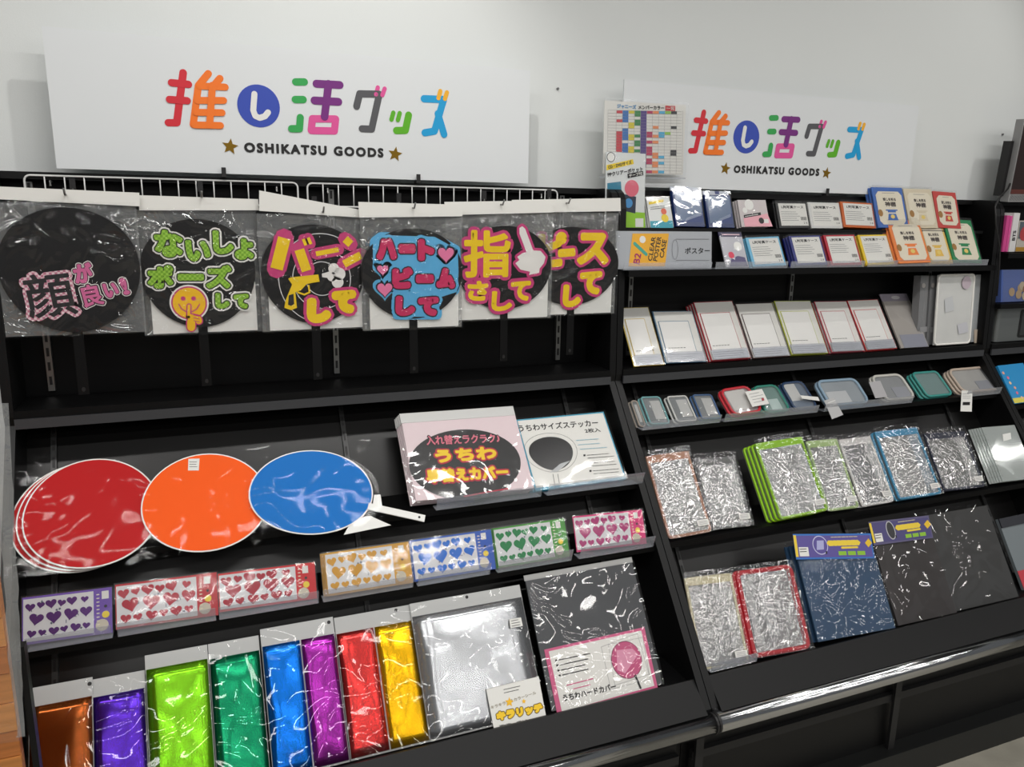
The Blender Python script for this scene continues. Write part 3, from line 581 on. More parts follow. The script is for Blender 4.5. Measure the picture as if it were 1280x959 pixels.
heart_pack('blue heart sticker pack between yellow and green', ((520.7, 730), (622.8, 714), (611, 662), (511.4, 676.3)), (20, 104, 200), (40, 92, 190), .008, 1, 'blue heart sticker pack behind the front blue one')
heart_pack('green heart sticker pack between blue and pink', ((624.8, 713.8), (714.3, 697), (703.6, 649), (614, 660.3)), (30, 128, 72), (60, 150, 40), .006, 1, 'green heart sticker pack behind the front green one')
heart_pack('pink heart sticker pack at the right end of the shelf', ((724.7, 695), (812, 681.4), (799, 638.6), (712.6, 644.8)), (170, 40, 110), (222, 40, 120), .004)
# ------------------------------------------------------------------ left bottom tray: foil packs
PLT = Plane(-0.632, 0.507, 34)
def frame_top(plane, TL, TR, off=0.0):
    f = Frame.__new__(Frame); pl = plane.shift(off); f.pl = pl; a, b = pl.hit(TL), pl.hit(TR); f.U = np.array([1.0, 0, 0]); f.V, f.N = pl.V, pl.N
    f.w = float(b[0]-a[0]); top = ((a+b)/2-pl.P)@pl.V; base = pl.P+pl.V*0.002; f.O = np.array([(a[0]+b[0])/2, base[1], base[2]]); f.h = float(top)-0.002; return f
def FOIL(c): return M(tuple(int(v*.95) for v in c), .22, .84, bump=.10, bscale=6)
FOILBAG = FILM(gloss=.018, fres=.2, bump=.5, scale=6, haze=.0, dist=3, rough=.04, ridge=True)
def foil_sheet(T, u0, u1, v0, v1, m, seed):
    rnd = random.Random(seed); nx, ny = 6, 14; V = []; ph = rnd.random()*6
    for j in range(ny+1):
        for i in range(nx+1):
            x, y = i/nx, j/ny; e = min(1, 5*min(x, 1-x), 6*min(y, 1-y))
            V.append((u0+(u1-u0)*x, v0+(v1-v0)*y, .001+e*(.0032+.0022*math.sin(7*y+3*x+ph)+.0012*math.sin(13*x-9*y+ph*2)+rnd.uniform(0, .0012))))
    F = [(j*(nx+1)+i, j*(nx+1)+i+1, (j+1)*(nx+1)+i+1, (j+1)*(nx+1)+i) for j in range(ny) for i in range(nx)]
    k = len(V); b = [i for i in range(nx+1)]+[(j*(nx+1)+nx) for j in range(1, ny+1)]+[ny*(nx+1)+i for i in range(nx-1, -1, -1)]+[j*(nx+1) for j in range(ny-1, 0, -1)]
    V += [(V[i][0], V[i][1], 0.0) for i in b]; n = len(b); F += [(b[(i+1) % n], b[i], k+i, k+(i+1) % n) for i in range(n)]+[tuple(k+i for i in range(n-1, -1, -1))]
    return link('foil_sheet', mesh('foil_sheet', V, F, m, True), T)
def foil_pack(label, TL, TR, head, colors, off, hole=None):
    fr = frame_top(PLT, TL, TR, off); T = thing('foil_pack', label, 'foil', fr, 'foil packs in the bottom tray'); hh = fr.uv(head)[1]-fr.h
    h = MB().box(-fr.w/2, fr.w/2, fr.h-.012, fr.h+hh, -.0016, 0).build('header_card', M((186, 187, 186), .4), T)
    if hole: c = fr.uv(hole); MB().flat(oval(c[0], min(c[1], fr.h+hh-.006), .004, .004, 14), .0003).build('hang_hole', INK, h)
    box(T, 'backing', -fr.w/2, fr.w/2, 0, fr.h-.012, -.0016, -.0006, M((150, 150, 150), .5))
    for i, (c, a, b) in enumerate(colors): foil_sheet(T, -fr.w/2+fr.w*a+.0015, -fr.w/2+fr.w*b-.0015, .004, fr.h-.003, FOIL(c), len(label)+i)
    film('bag', -fr.w/2-.001, fr.w/2+.001, 0, fr.h+hh*.9, .0078, FOILBAG, T, .0012, 8)
    return T, fr
foil_pack('brown metallic foil pack at the left end of the tray', (36, 882), (116, 869), (36, 861), [((150, 76, 28), 0, 1)], .004, (112, 855))
foil_pack('dark purple metallic foil pack next to the brown one', (115, 870.5), (181.5, 858), (114.5, 850), [((84, 40, 176), 0, 1)], .0)
foil_pack('lime green metallic foil pack', (181.5, 834.5), (260, 823), (180, 820), [((128, 200, 30), 0, 1)], .006)
foil_pack('emerald green metallic foil pack', (261, 822.7), (324.5, 811), (260.5, 805.5), [((10, 136, 92), 0, 1)], .0)
foil_pack('foil pack with a blue and a violet sheet side by side', (326.5, 805.5), (418.4, 792), (325.5, 787), [((10, 112, 214), 0, .52), ((150, 40, 150), .52, 1)], .006, (411, 778))
foil_pack('foil pack with a red and a gold sheet side by side', (419.4, 791.5), (514.5, 774), (418, 772.7), [((214, 60, 58), 0, .49), ((238, 182, 10), .49, 1)], .0, (495, 763))
T, fr = foil_pack('large silver foil pack with a white label', (514, 770), (652, 744.8), (513, 755), [((200, 203, 206), 0, 1)], .006, (583.5, 746.5))
quad(T, fr, [(616.7, 916), (681.4, 899), (671.5, 846), (606.3, 862)], PAPER, .0095, 'label_card', .0006)
for b_, m, z in ((.0042, M((120, 92, 20), .5), .0100), (.0022, M((250, 206, 30), .45), .0104)): tx(T, fr, 'キラリッチ', (620, 896), (675.5, 884.5), 9, m, z, b_)
tx(T, fr, '390×380mm 2枚入り', (622.5, 908), (657.5, 901), 3.6, INK, .0100, .0003); tx(T, fr, 'キラキラ光るカラーシール', (612, 885), (668, 866), 4.2, M((150, 140, 120), .5), .01, .0002)
lines(T, fr, (628, 862.5), (650, 857.5), 2, (.5, 4), INK, .0014, .0100)
for p, r in ((635, 878), .011), ((653, 877), .006): c = fr.uv(p); MB().flat(star(c[0], c[1], r, .2), .0103).build('print', M((246, 190, 30), .5), T)
quad(T, fr, [(636.5, 786), (652, 783), (649.5, 772.5), (635, 775)], PAPER, .0095, 'price_label'); lines(T, fr, (637.5, 777), (648, 775), 3, (.4, 3.2), INK, .0014, .0100)
# hard cover case
fr = Frame(PLT, (694, 897), (829, 860), (790, 702), (654.7, 728), off=.006, square=True); T = thing('cover_case', 'dark grey hard fan cover case with a pink bordered card', 'case', fr)
box(T, 'case', -fr.w/2, fr.w/2, .001, fr.h, -.006, 0, M((62, 64, 68), .3)); box(T, 'header_card', -fr.w/2-.001, fr.w/2+.004, fr.h, fr.h+.014, -.005, -.003, M((168, 168, 166), .5))
CPK = M((214, 96, 140), .45); quad(T, fr, [(696.9, 896), (822, 860.5), (805, 784.2), (680, 812.3)], CPK, .0016, 'insert_card', .0012); quad(T, fr, [(702, 890), (817.5, 857.5), (801, 788.5), (685.5, 814.5)], PAPER, .0020)
P = fr.uvs([(763, 862), (812.5, 849), (796, 792), (751, 809), (763, 862)]); MB().stroke(P, .0007, .0023, 4).build('print', GREYINK, T); P = fr.uvs([(768, 857), (811, 843), (803, 797), (760, 806), (768, 857)]); MB().stroke(P, .0007, .0023, 4).build('print', GREYINK, T)
pdisc(T, fr, (782.8, 825), 19.6, M((110, 40, 70), .5), .0024, ry=20.5); pdisc(T, fr, (782.8, 825), 18.8, M((200, 84, 130), .45), .0027, ry=19.7); quad(T, fr, [(771, 838), (781, 842), (797, 818), (790, 811), (770, 813)], M((222, 150, 178), .45), .003)
pstroke(T, fr, [(793.5, 845), (800, 860)], 2.6, INK, .0028)
tx(T, fr, 'うちわハードカバー', (703.5, 873), (769, 858), 8, INK, .0024, .0006)
for i, p in enumerate(((694.9, 825.8), (696.2, 832), (697.7, 838.5), (699.2, 844.7))):
    quad(T, fr, [(p[0]-1.3, p[1]+1.3), (p[0]+1.3, p[1]+1), (p[0]+1.2, p[1]-1.4), (p[0]-1.4, p[1]-1.1)], INK, .0024); lines(T, fr, (p[0]+3.5, p[1]-.6), (p[0]+44-i*1.5, p[1]-9), 1, (0, 1), INK, .0024, .0024)
lines(T, fr, (708, 857), (745, 847.5), 1, (0, 1), CPK, .0026, .0024); lines(T, fr, (716, 861.5), (740, 855.5), 1, (0, 1), CPK, .0022, .0024)
film('bag', -fr.w/2-.002, fr.w/2+.003, 0, fr.h+.003, .0045, FILM(gloss=.05, bump=.9, scale=7, haze=.01, dist=2.5, rough=.05, ridge=True), T, .003, 7)

# ------------------------------------------------------------------ clear label holders on the shelf fronts
def holder(label, y, z, px0, px1, tilt=18, h=0.036, card=False):
    pl = Plane(y, z, 0); a, b = pl.hit(px0)[0], pl.hit(px1)[0]
    T = thing('label_holder', label, 'label holder', loc=((a+b)/2, y, z), group='clear label holders on the shelf fronts'); w = (b-a)/2; t = math.radians(tilt)
    p = lambda s, d: (-math.sin(t)*s-math.cos(t)*d, math.cos(t)*s-math.sin(t)*d)
    q = [p(0, 0), p(0, .0015), p(h, .0015), p(h, 0)]; yz(MB(), q, -w, w).build('front_plate', ACRYL, T); yz(MB(), [(0, -.001), (.03, -.001), (.03, .0004), (0, .0004)], -w, w).build('foot_plate', ACRYL, T)
for lb, y, z, a, b in (
    ('clear label holder in front of the gingham cover packs', -.357, .9415, (545, 632), (676, 618)), ('clear label holder in front of the fan-size sticker packs', -.357, .9415, (684, 616), (803, 598)),
    ('clear label holder in front of the purple heart pack', -.462, .8012, (33, 806), (140, 790)), ('clear label holder in front of the left red heart pack', -.462, .8012, (147, 790), (270, 772)), ('clear label holder in front of the right red heart pack', -.462, .8012, (274, 770), (398, 750)), ('clear label holder in front of the yellow heart packs', -.462, .8012, (404, 748), (516, 730)), ('clear label holder in front of the blue heart packs', -.462, .8012, (522, 728), (612, 714)), ('clear label holder in front of the green heart packs', -.462, .8012, (622, 712), (714, 696)), ('clear label holder in front of the pink heart pack', -.462, .8012, (724, 694), (816, 680))):
    holder(lb, y, z, a, b)

# ------------------------------------------------------------------ right bay, top shelf, back row
PB = Plane(-0.116, 1.6285, 20)
fr = Frame(Plane(-0.118, 1.6285, 3), (757, 287), (807, 287), (805, 195), (757, 187), snap=False, square=True); T = thing('media_pocket_pack', 'tall green and white disc pocket pack standing above the poster case', 'pack', fr)
box(T, 'card', -fr.w/2, fr.w/2, .002, fr.h, -.003, 0, M((224, 228, 228), .4))
quad(T, fr, [(758, 213), (792, 205), (791, 199), (758, 206.5)], M((244, 214, 40), .5), .0008); tx(T, fr, 'CD・DVDサイズ', (760, 209), (789, 202.5), 4.4, INK, .0012, .0004); tx(T, fr, 'PPクリアーポケット', (759.5, 218.5), (803, 211), 5.4, INK, .0012, .0005)
quad(T, fr, [(784.5, 223), (804, 219), (803.5, 213.5), (784, 217.5)], INK, .0010); tx(T, fr, 'テープ付', (786, 220), (802.5, 216.6), 4, WHITE, .0014, .0003)
quad(T, fr, [(759, 240), (777, 242), (776, 227), (759, 229)], M((40, 130, 160), .4), .0008); pdisc(T, fr, (789.5, 235.5), 8.8, M((228, 110, 130), .5), .0010); quad(T, fr, [(777, 263), (794, 267), (795, 246), (777, 242)], M((40, 52, 72), .3), .0009); pdisc(T, fr, (785.5, 254), 5, M((70, 150, 210), .4), .0012)
quad(T, fr, [(760, 289), (806.5, 289), (806, 266), (776, 264), (770, 272)], M((150, 206, 40), .45), .0008); quad(T, fr, [(794, 284), (804, 284), (804, 273), (794, 273)], PAPER, .0012)
pdisc(T, fr, (763.5, 196.5), 5.2, INK, .0008); pdisc(T, fr, (763.5, 196.5), 4.5, WHITE, .0011)
film('bag', -fr.w/2-.001, fr.w/2+.001, 0, fr.h+.003, .0025, BAG, T, .001, 5)
fr = Frame(PB, (813, 285.4), (842, 285.4), (836.8, 246), (807.6, 246), off=.0); T = thing('media_pocket_pack', 'small white and teal disc pocket pack beside the tall green one', 'pack', fr)
box(T, 'card', -fr.w/2, fr.w/2, 0, fr.h, -.003, 0, M((226, 228, 226), .4)); quad(T, fr, [(811, 256), (829, 252.5), (829, 249.5), (811, 252.5)], M((240, 210, 40), .5), .0008); quad(T, fr, [(813.5, 285), (841.8, 285), (840.5, 276), (812.5, 276.5)], M((50, 160, 180), .5), .0008)
pdisc(T, fr, (829.5, 264.5), 3.4, M((228, 110, 80), .5), .001); pdisc(T, fr, (831, 273), 4.4, M((236, 210, 50), .5), .0012); lines(T, fr, (813, 259.5), (834, 257), 2, (0, 2.4), INK, .0014, .001)
film('bag', -fr.w/2-.001, fr.w/2+.001, 0, fr.h+.002, .002, BAG, T, .001, 5); behind(T, fr, 2, -.003, .0075, 'small disc pocket pack behind the white and teal one', 'disc pocket packs')
NAVY = M((40, 62, 120), .3)
for lb, q, off in (('navy framed photo case with clear front and navy header card', ((847, 285), (880, 285), (876.5, 240), (839, 237.5)), .006), ('navy framed photo case left of the pink pack', ((887, 285), (917.7, 285), (912.7, 244.5), (880, 243)), .0)):
    fr = Frame(PB, *q, off=off); T = thing('photo_case', lb, 'photo case', fr, 'navy photo cases'); w, h = fr.w, fr.h
    box(T, 'frame', -w/2, w/2, 0, h, -.012, 0, NAVY); box(T, 'window', -w/2+.006, w/2-.004, .012, h-.004, 0, .0006, M((120, 140, 172), .15, coat=.5)); MB().flat([(-w/2+.006, .012), (w/2-.004, .012), (w/2-.004, .045), (-w/2+.03, .018)], .0009).build('print', M((30, 62, 132), .4), T)
    hd = box(T, 'header_card', -w/2-.004, w/2-.002, h, h+.013, -.004, -.002, M((214, 220, 232), .4)); MB().flat([(-.006, h+.003), (.010, h+.003), (.010, h+.013), (-.006, h+.013)], -.0016).build('print', M((40, 60, 130), .4), hd)
    mb = MB()
    for i in range(3): mb.stroke([(-w/2+.03+i*.004, .016+i*.004), (w/2-.008, .036+i*.003)], .0012, .0012, 4)
    mb.build('print', M((190, 204, 226), .5), T)
    film('bag', -w/2-.002, w/2+.001, 0, h+.012, .003, FILM(gloss=.12, bump=.5, scale=14, haze=.06), T, .002, 6)
fr = Frame(PB, (931, 284), (966, 283.6), (953.5, 250), (918, 250), off=.008); T = thing('sleeve_pack', 'pink and grey card sleeve pack with black slanted band', 'pack', fr)
box(T, 'card', -fr.w/2, fr.w/2, 0, fr.h, -.004, 0, M((208, 200, 200), .4)); quad(T, fr, [(931.2, 283.5), (965.6, 283.2), (959, 267), (929, 273)], M((240, 178, 190), .45), .0007); quad(T, fr, [(930, 272.5), (951, 269), (950.5, 265.5), (929.5, 269)], INK, .0010); lines(T, fr, (931, 270.8), (950, 267.6), 1, (0, 1), WHITE, .002, .0013)
for p, r in (((936, 256), 5.5), ((931, 263), 3)): pdisc(T, fr, p, r, WHITE, .0008)
pdisc(T, fr, (951.5, 276), 3.2, INK, .001); quad(T, fr, [(955, 279), (961, 279), (960, 274), (954.5, 274)], WHITE, .001); film('bag', -fr.w/2, fr.w/2, 0, fr.h, .002, BAG, T, .001, 5)
behind(T, fr, 2, -.003, .0075, 'pink card sleeve pack behind the front pink one', 'pink sleeve packs')
PFR = Plane(-0.172, 1.5115, 26)
def photo_case(label, pl, q, c, off, n=1, clear=False):
    fr = Frame(pl, *q, off=off); T = thing('snapshot_case', label, 'photo case', fr, 'snapshot photo cases'); w, h = fr.w, fr.h
    box(T, 'case', -w/2, w/2, 0, h, -.005, 0, M(c, .35)); box(T, 'insert_card', -w/2+.010, w/2-.006, .008, h-.005, 0, .0006, PAPER)
    lettering(T, 'L判写真ケース', (.002, h-.017), w*.70, .0095, 0, .0009, INK, .0003); mb = MB()
    for i in range(5): mb.stroke([(-w/2+.016, h-.033-i*.007), (w*(.10+.05*(i % 3)), h-.033-i*.007)], .0012, .0009, 4)
    mb.build('print', GREYINK, T); mb = MB()
    for i in range(9): mb.flat([(w/2-.034+i*.0026, .026), (w/2-.034+i*.0026+(.0016 if i % 2 else .001), .026), (w/2-.034+i*.0026+(.0016 if i % 2 else .001), .037), (w/2-.034+i*.0026, .037)], .0009)
    mb.build('barcode', INK, T); lettering(T, '2 8', (w/2-.018, .017), .014, .006, 0, .0009, INK)
    film('bag', -w/2-.002, w/2+.002, 0, h+.006, .002, FILM(gloss=.06, bump=.4, scale=14, haze=.03), T, .0015, 6)
    if n: behind(T, fr, n, -.003, .009, label.split(' snapshot')[0]+' snapshot photo case in the stack', 'snapshot photo cases', ('lettering', 'print', 'barcode', 'insert_card'))
photo_case('black snapshot photo case with a white information card', PB, ((973, 284), (1012.6, 285.3), (1008.4, 252.2), (970, 253)), (34, 34, 36), .0)
photo_case('white snapshot photo case between the black and the orange one', PB, ((1014, 285.3), (1053, 286), (1049, 253.6), (1010, 253)), (222, 222, 220), .004)
photo_case('orange snapshot photo case with a white information card', PB, ((1055, 286), (1096, 288), (1090, 254), (1050.5, 252)), (206, 100, 36), .008)
photo_case('light blue snapshot photo case in the front row', PFR, ((938.5, 333.8), (979, 330.3), (976.7, 295.8), (934.5, 296.6)), (110, 190, 226), .002)
photo_case('navy blue snapshot photo case in the front row', PFR, ((993, 330.5), (1031.6, 328.4), (1027.4, 294.4), (987.3, 295)), (44, 50, 130), .008, 2)
photo_case('dark red snapshot photo case in the front row', PFR, ((1036.5, 329.6), (1074.5, 329), (1070.3, 293), (1030.9, 294.4)), (190, 30, 54), .006, 1)
photo_case('yellow snapshot photo case in the front row', PFR, ((1079, 329.5), (1116, 328.7), (1111.6, 292.6), (1074.6, 294.3)), (240, 206, 40), .004, 1)
def shrine_pack(label, pl, q, c, off, n=0):
    fr = Frame(pl, *q, off=off); T = thing('shrine_kit_pack', label, 'pack', fr, 'paper shrine kits'); w, h = fr.w, fr.h
    box(T, 'cover', -w/2, w/2, 0, h, -.004, 0, M(c, .5)); k = .013
    x0, x1, y0, y1 = -w/2+.012, w/2-.009, .010, h-.014
    MB().flat([(x0+k, y0), (x1-k, y0), (x1, y0+k), (x1, y1-k), (x1-k, y1), (x0+k, y1), (x0, y1-k), (x0, y0+k)], .0008).build('panel', M((236, 228, 208), .55), T)
    lettering(T, '推しを祀る', (.001, h*.70), w*.42, .0105, 0, .0011, M((70, 60, 54), .5), .0005); lettering(T, '神棚', (.002, h*.58), w*.34, .015, 0, .0011, M((70, 60, 54), .5), .0009)
    s = M(c, .45) if sum(c) < 650 else M((214, 190, 130), .5); cx = .003
    mb = MB(); mb.box(cx-w*.19, cx+w*.19, h*.415, h*.445, .0008, .0013); mb.box(cx-w*.13, cx+w*.13, h*.375, h*.415, .0008, .0013)
    mb.prism([(cx-w*.17, h*.18), (cx+w*.17, h*.18), (cx+w*.12, h*.34), (cx-w*.12, h*.34)], .0008, .0013); mb.build('print', s, T)
    MB().flat(oval(cx, h*.27, w*.07, h*.05, 16), .0016).build('print', M((240, 214, 120), .5), T); MB().flat(oval(x0+.008, h*.36, .0105, .0125, 20), .0010).build('print', M((170, 124, 60), .4), T)
    mb = MB()
    for i in range(3): mb.stroke([(x0+.03, y1-.006-i*.0001), (x1-.03, y1-.006)], .0012, .001, 4)
    mb.build('print', GREYINK, T)
    film('bag', -w/2-.002, w/2+.002, 0, h+.007, .0022, FILM(gloss=.08, bump=.5, scale=12, haze=.03), T, .002, 6)
    if n: behind(T, fr, n, -.0045, .009, label.split(' paper')[0]+' paper shrine kit of the back pile' if 'back row' in label else label.split(' paper')[0]+' paper shrine kit of the front pile', 'paper shrine kits', ('lettering', 'print', 'panel'))
shrine_pack('blue paper shrine kit in the back row', PB, ((1097, 288), (1135, 288), (1128.8, 235), (1091, 234)), (62, 110, 190), .016, 2)
shrine_pack('cream paper shrine kit in the back row', PB, ((1137, 288), (1172, 288), (1165, 236.7), (1130, 235.8)), (224, 212, 186), .016, 1)
shrine_pack('red paper shrine kit in the back row', PB, ((1173, 288), (1202, 288), (1194, 241.8), (1166, 238)), (206, 66, 60), .014, 1)
shrine_pack('orange paper shrine kit in the front row', PFR, ((1120.2, 329.5), (1158.9, 328.7), (1152.9, 275), (1112.5, 276.2)), (246, 140, 66), .018, 3)
shrine_pack('yellow paper shrine kit in the front row', PFR, ((1158, 328.3), (1187.3, 327.8), (1180.4, 278), (1149, 278)), (236, 196, 90), .008, 1)
shrine_pack('green paper shrine kit in the front row', PFR, ((1189, 328.7), (1225.5, 328.3), (1215.7, 276.2), (1182, 273.6)), (24, 140, 84), .012)
# front row left: poster case and dark pack
fr = Frame(Plane(-0.172, 1.5115, 6), (770, 334), (890, 333.5), (889, 289), (770, 289.5), square=True); T = thing('poster_case', 'clear poster case box with an orange label lying on its side', 'box', fr); w, h = fr.w, fr.h
box(T, 'case', -w/2, w/2, 0, h, -.03, 0, M((176, 180, 186), .25)); quad(T, fr, [(785.5, 333), (831, 333), (836, 292), (790.5, 292)], M((240, 178, 40), .5), .0008, 'label_card')
MG = M((170, 30, 100), .5); tx(T, fr, 'B2', (795, 329.5), (797.5, 317), 7.5, MG, .0012, .0007)
for s, a, b in (('CLEAR', (812, 326), (817, 296)), ('POSTER', (818.5, 326), (824, 296)), ('CASE', (826.5, 322), (830.5, 300))): tx(T, fr, s, a, b, 5.2, INK, .0012, .0004)
pstroke(T, fr, [(793, 304.5), (807.5, 318)], 3.6, M((70, 170, 150), .5), .0012); pdisc(T, fr, (803, 299.5), 3.8, WHITE, .0011)
u, v = fr.uv((843.5, 312)); P = oval(u, v, .010, .028, 30); MB().stroke(P+[P[0]], .0012, .001, 4).build('print', GREYINK, T); pstroke(T, fr, [(845, 299), (886, 299)], .5, GREYINK, .001); pstroke(T, fr, [(845, 325.5), (886, 325.5)], .5, GREYINK, .001)
tx(T, fr, 'ポスター', (856, 313.5), (887, 313.2), 7.5, INK, .001, .0003); film('bag', -w/2, w/2, 0, h, .002, FILM(gloss=.01, fres=.12, bump=0, haze=.02), T, .0005, 4)
fr = Frame(PFR, (908.4, 334), (936.5, 334), (927, 296), (899, 296), off=.004); T = thing('sleeve_pack', 'clear card sleeve pack with a dark navy header in the front row', 'pack', fr); w, h = fr.w, fr.h
box(T, 'card', -w/2, w/2, 0, h, -.004, 0, M((190, 190, 198), .4)); box(T, 'header_card', -w/2-.002, w/2, h, h+.02, -.003, 0, M((40, 36, 78), .4)); MB().flat([(-w/2+.01, h+.005), (w/2-.008, h+.005), (w/2-.008, h+.009), (-w/2+.01, h+.009)], .0004).build('print', M((220, 190, 200), .5), T)
pdisc(T, fr, (922, 308), 5, WHITE, .0008); pdisc(T, fr, (914, 319), 3.6, M((220, 60, 90), .5), .0008); quad(T, fr, [(912, 333.5), (935, 333), (931, 322), (922, 320), (914, 324)], M((84, 76, 120), .4), .0008); film('bag', -w/2, w/2, 0, h+.02, .002, BAG, T, .001, 5)
for lb, a, b in (('clear lip holder in front of the poster case', (779, 334), (889, 333)), ('clear lip holder in front of the light blue photo case', (894, 334), (984, 332)), ('clear lip holder in front of the navy and red photo cases', (988, 332), (1080, 331)), ('clear lip holder in front of the shrine kits', (1084, 331), (1234, 329))): holder(lb, -.180, 1.5115, a, b, 8, .02)
# ------------------------------------------------------------------ right bay, middle shelf: card frames and cases
PM = Plane(-0.165, 1.2255, 34)
def card_frame(label, q, c, off, n=0):
    fr = Frame(PM, *q, off=off); T = thing('card_frame', label, 'card frame', fr, 'white card frames with coloured edges'); w, h = fr.w, fr.h; m = M(c, .45)
    box(T, 'border', -w/2, w/2, 0, h, -.003, 0, m); box(T, 'card', -w/2+.003, w/2-.002, .002, h-.002, 0, .0006, PAPER)
    b = box(T, 'inner_border', -w/2+.010, w/2-.026, .03, h*.80, .0006, .0022, m); box(b, 'inner_card', -w/2+.012, w/2-.028, .03, h*.80-.002, .0022, .0028, M((242, 241, 238), .4))
    mb = MB()
    for i in range(6): mb.stroke([(-w/2+.02+i*.011, .048), (-w/2+.026+i*.011, .048)], .002, .0032, 4)
    mb.build('print', INK, T)
    film('bag', -w/2-.001, w/2+.002, 0, h+.002, .0042, FILM(gloss=.07, bump=.25, scale=7, haze=.02), T, .0015, 5)
    if n: behind(T, fr, n, -.0035, .009, label.split(' card')[0]+' card frame in the stack', 'white card frames with coloured edges', ('print', 'inner_border'))
    H = thing('price_card_holder', 'clear holder with a grey printed card under the '+label.split(' edged')[0]+' edged frame', 'label holder', Frame(PM, q[0], q[1], q[2], q[3], off=off+.006), 'grey price card holders')
    box(H, 'front_plate', -w/2+.008, w/2-.002, 0, .034, .0, .0012, ACRYL); box(H, 'price_card', -w/2+.011, w/2-.005, .003, .031, -.0012, -.0004, M((214, 215, 218), .5)); mb = MB()
    for i in range(3): mb.stroke([(-w/2+.015, .025-i*.007), (w/2-.014-.01*i, .025-i*.007)], .0012, -.0002, 4)
    mb.build('print', GREYINK, H)
card_frame('yellow edged card frame at the left end, partly behind the side panel', ((784, 459), (834.6, 455), (806, 384.5), (781, 384.5)), (206, 178, 74), .0)
card_frame('blue edged card frame next to the yellow one', ((838, 455), (890, 452), (858.4, 389.3), (810, 389)), (90, 130, 160), .002)
card_frame('crimson edged card frame, front of a tall stack', ((893, 451.5), (941.7, 447), (912.3, 376.7), (863, 377.8)), (176, 30, 48), .006, 3)
card_frame('dark brown edged card frame', ((943.5, 447.5), (991.5, 443.8), (961, 378.8), (916, 379.8)), (80, 50, 50), .002, 2)
card_frame('lime edged card frame', ((994, 443.8), (1040.3, 441.4), (1007.8, 376.3), (963, 376.3)), (182, 190, 60), .004, 2)
card_frame('rose edged card frame', ((1045, 441.4), (1086, 438.7), (1052.5, 377), (1012.5, 376.7)), (196, 84, 100), .002, 2)
card_frame('bright red edged card frame at the right end of the row', ((1088, 439.5), (1127.7, 435.7), (1091, 375), (1054, 375.7)), (206, 40, 44), .004, 1)
fr = Frame(PM, (1131, 434), (1160, 432), (1138, 376), (1099, 377), off=.004); T = thing('sleeve_bundle', 'clear sleeve bundle with a lavender header beside the card frames', 'pack', fr); w, h = fr.w, fr.h
box(T, 'sleeves', -w/2, w/2, 0, h, -.006, 0, M((176, 170, 164), .35)); box(T, 'header_card', -w/2, w/2, h, h+.03, -.005, -.002, M((150, 142, 156), .45)); MB().flat(oval(.004, h+.015, .02, .007, 20), -.0016).build('print', M((206, 204, 206), .5), T); box(T, 'grey_insert', -w/2+.014, w/2-.003, 0, .05, 0, .0008, M((150, 152, 166), .45)); film('bag', -w/2, w/2, 0, h+.028, .003, FILM(gloss=.1, bump=.5, scale=14, haze=.05), T, .002, 5)
PV = Plane(-0.150, 1.2255, 4)
def flat_case(label, q, edge, face, off, t=.02, tube=True, dec=None, op=True):
    fr = Frame(PV, *q, off=off, square=True); T = thing('file_case', label, 'case', fr, 'document cases'); w, h = fr.w, fr.h
    if tube: MB().tube([(x, y, 0) for x, y in rr(-w/2+.004, w/2-.004, .004, h-.004, .014)], .004, 6, True).build('zip_border', M(edge, .45), T, True)
    box(T, 'body', -w/2+.004, w/2-.004, .003, h-.004, -t, -.001, M(face, .35, noise=.08, nscale=20)); film('front', -w/2+.004, w/2-.004, .004, h-.004, .0005, VINYL, T, .001, 5); return T, fr
for i, (x0, x1, lb) in enumerate(((1148, 1160, 'grey clear document case at the left of the row of cases'), (1160.5, 1171, 'grey clear document case tucked behind the white mesh case'))):
    T, fr = flat_case(lb, ((x0, 421-i), (x1, 420-i), (x1, 343), (x0, 343.5)), (150, 150, 150), (130, 130, 132), -.012+i*.004, .03, False)
    quad(T, fr, [(x0+1.5, 416), (x1-1.5, 415), (x1-1.5, 408), (x0+1.5, 409)], M((150, 150, 152), .5), .002); pdisc(T, fr, ((x0+x1)/2, 357), 2.2, M((176, 172, 168), .4), .002)
T, fr = flat_case('white mesh document case with rounded border and pink round tag', ((1169.5, 431.5), (1216, 428.6), (1216, 342), (1169.5, 342)), (246, 244, 238), (240, 240, 237), .012, .006)
pdisc(T, fr, (1207, 353.5), 5.6, M((206, 190, 200), .5), .004); quad(T, fr, [(1181, 391), (1192, 388), (1190, 370), (1180, 374)], M((206, 208, 210), .4), .002); quad(T, fr, [(1198, 418), (1210, 415), (1208, 402), (1196, 406)], M((206, 206, 212), .4), .002)
T, fr = flat_case('clear and beige document case by the right side panel', ((1216, 431), (1236, 429.6), (1236, 342), (1216, 342)), (200, 180, 160), (190, 194, 196), -.004, .03, False)
quad(T, fr, [(1217, 429), (1235.5, 428), (1236, 411), (1217, 412)], M((206, 190, 170), .5), .0026, 'label_card'); quad(T, fr, [(1223, 425), (1230, 425), (1230, 420), (1223, 420)], INK, .003, 'barcode'); quad(T, fr, [(1232, 411), (1236, 411), (1237, 343), (1232, 343)], M((196, 176, 156), .5), .0026)
pdisc(T, fr, (1233.5, 356), 2.4, M((206, 202, 196), .3, .6), .0032)

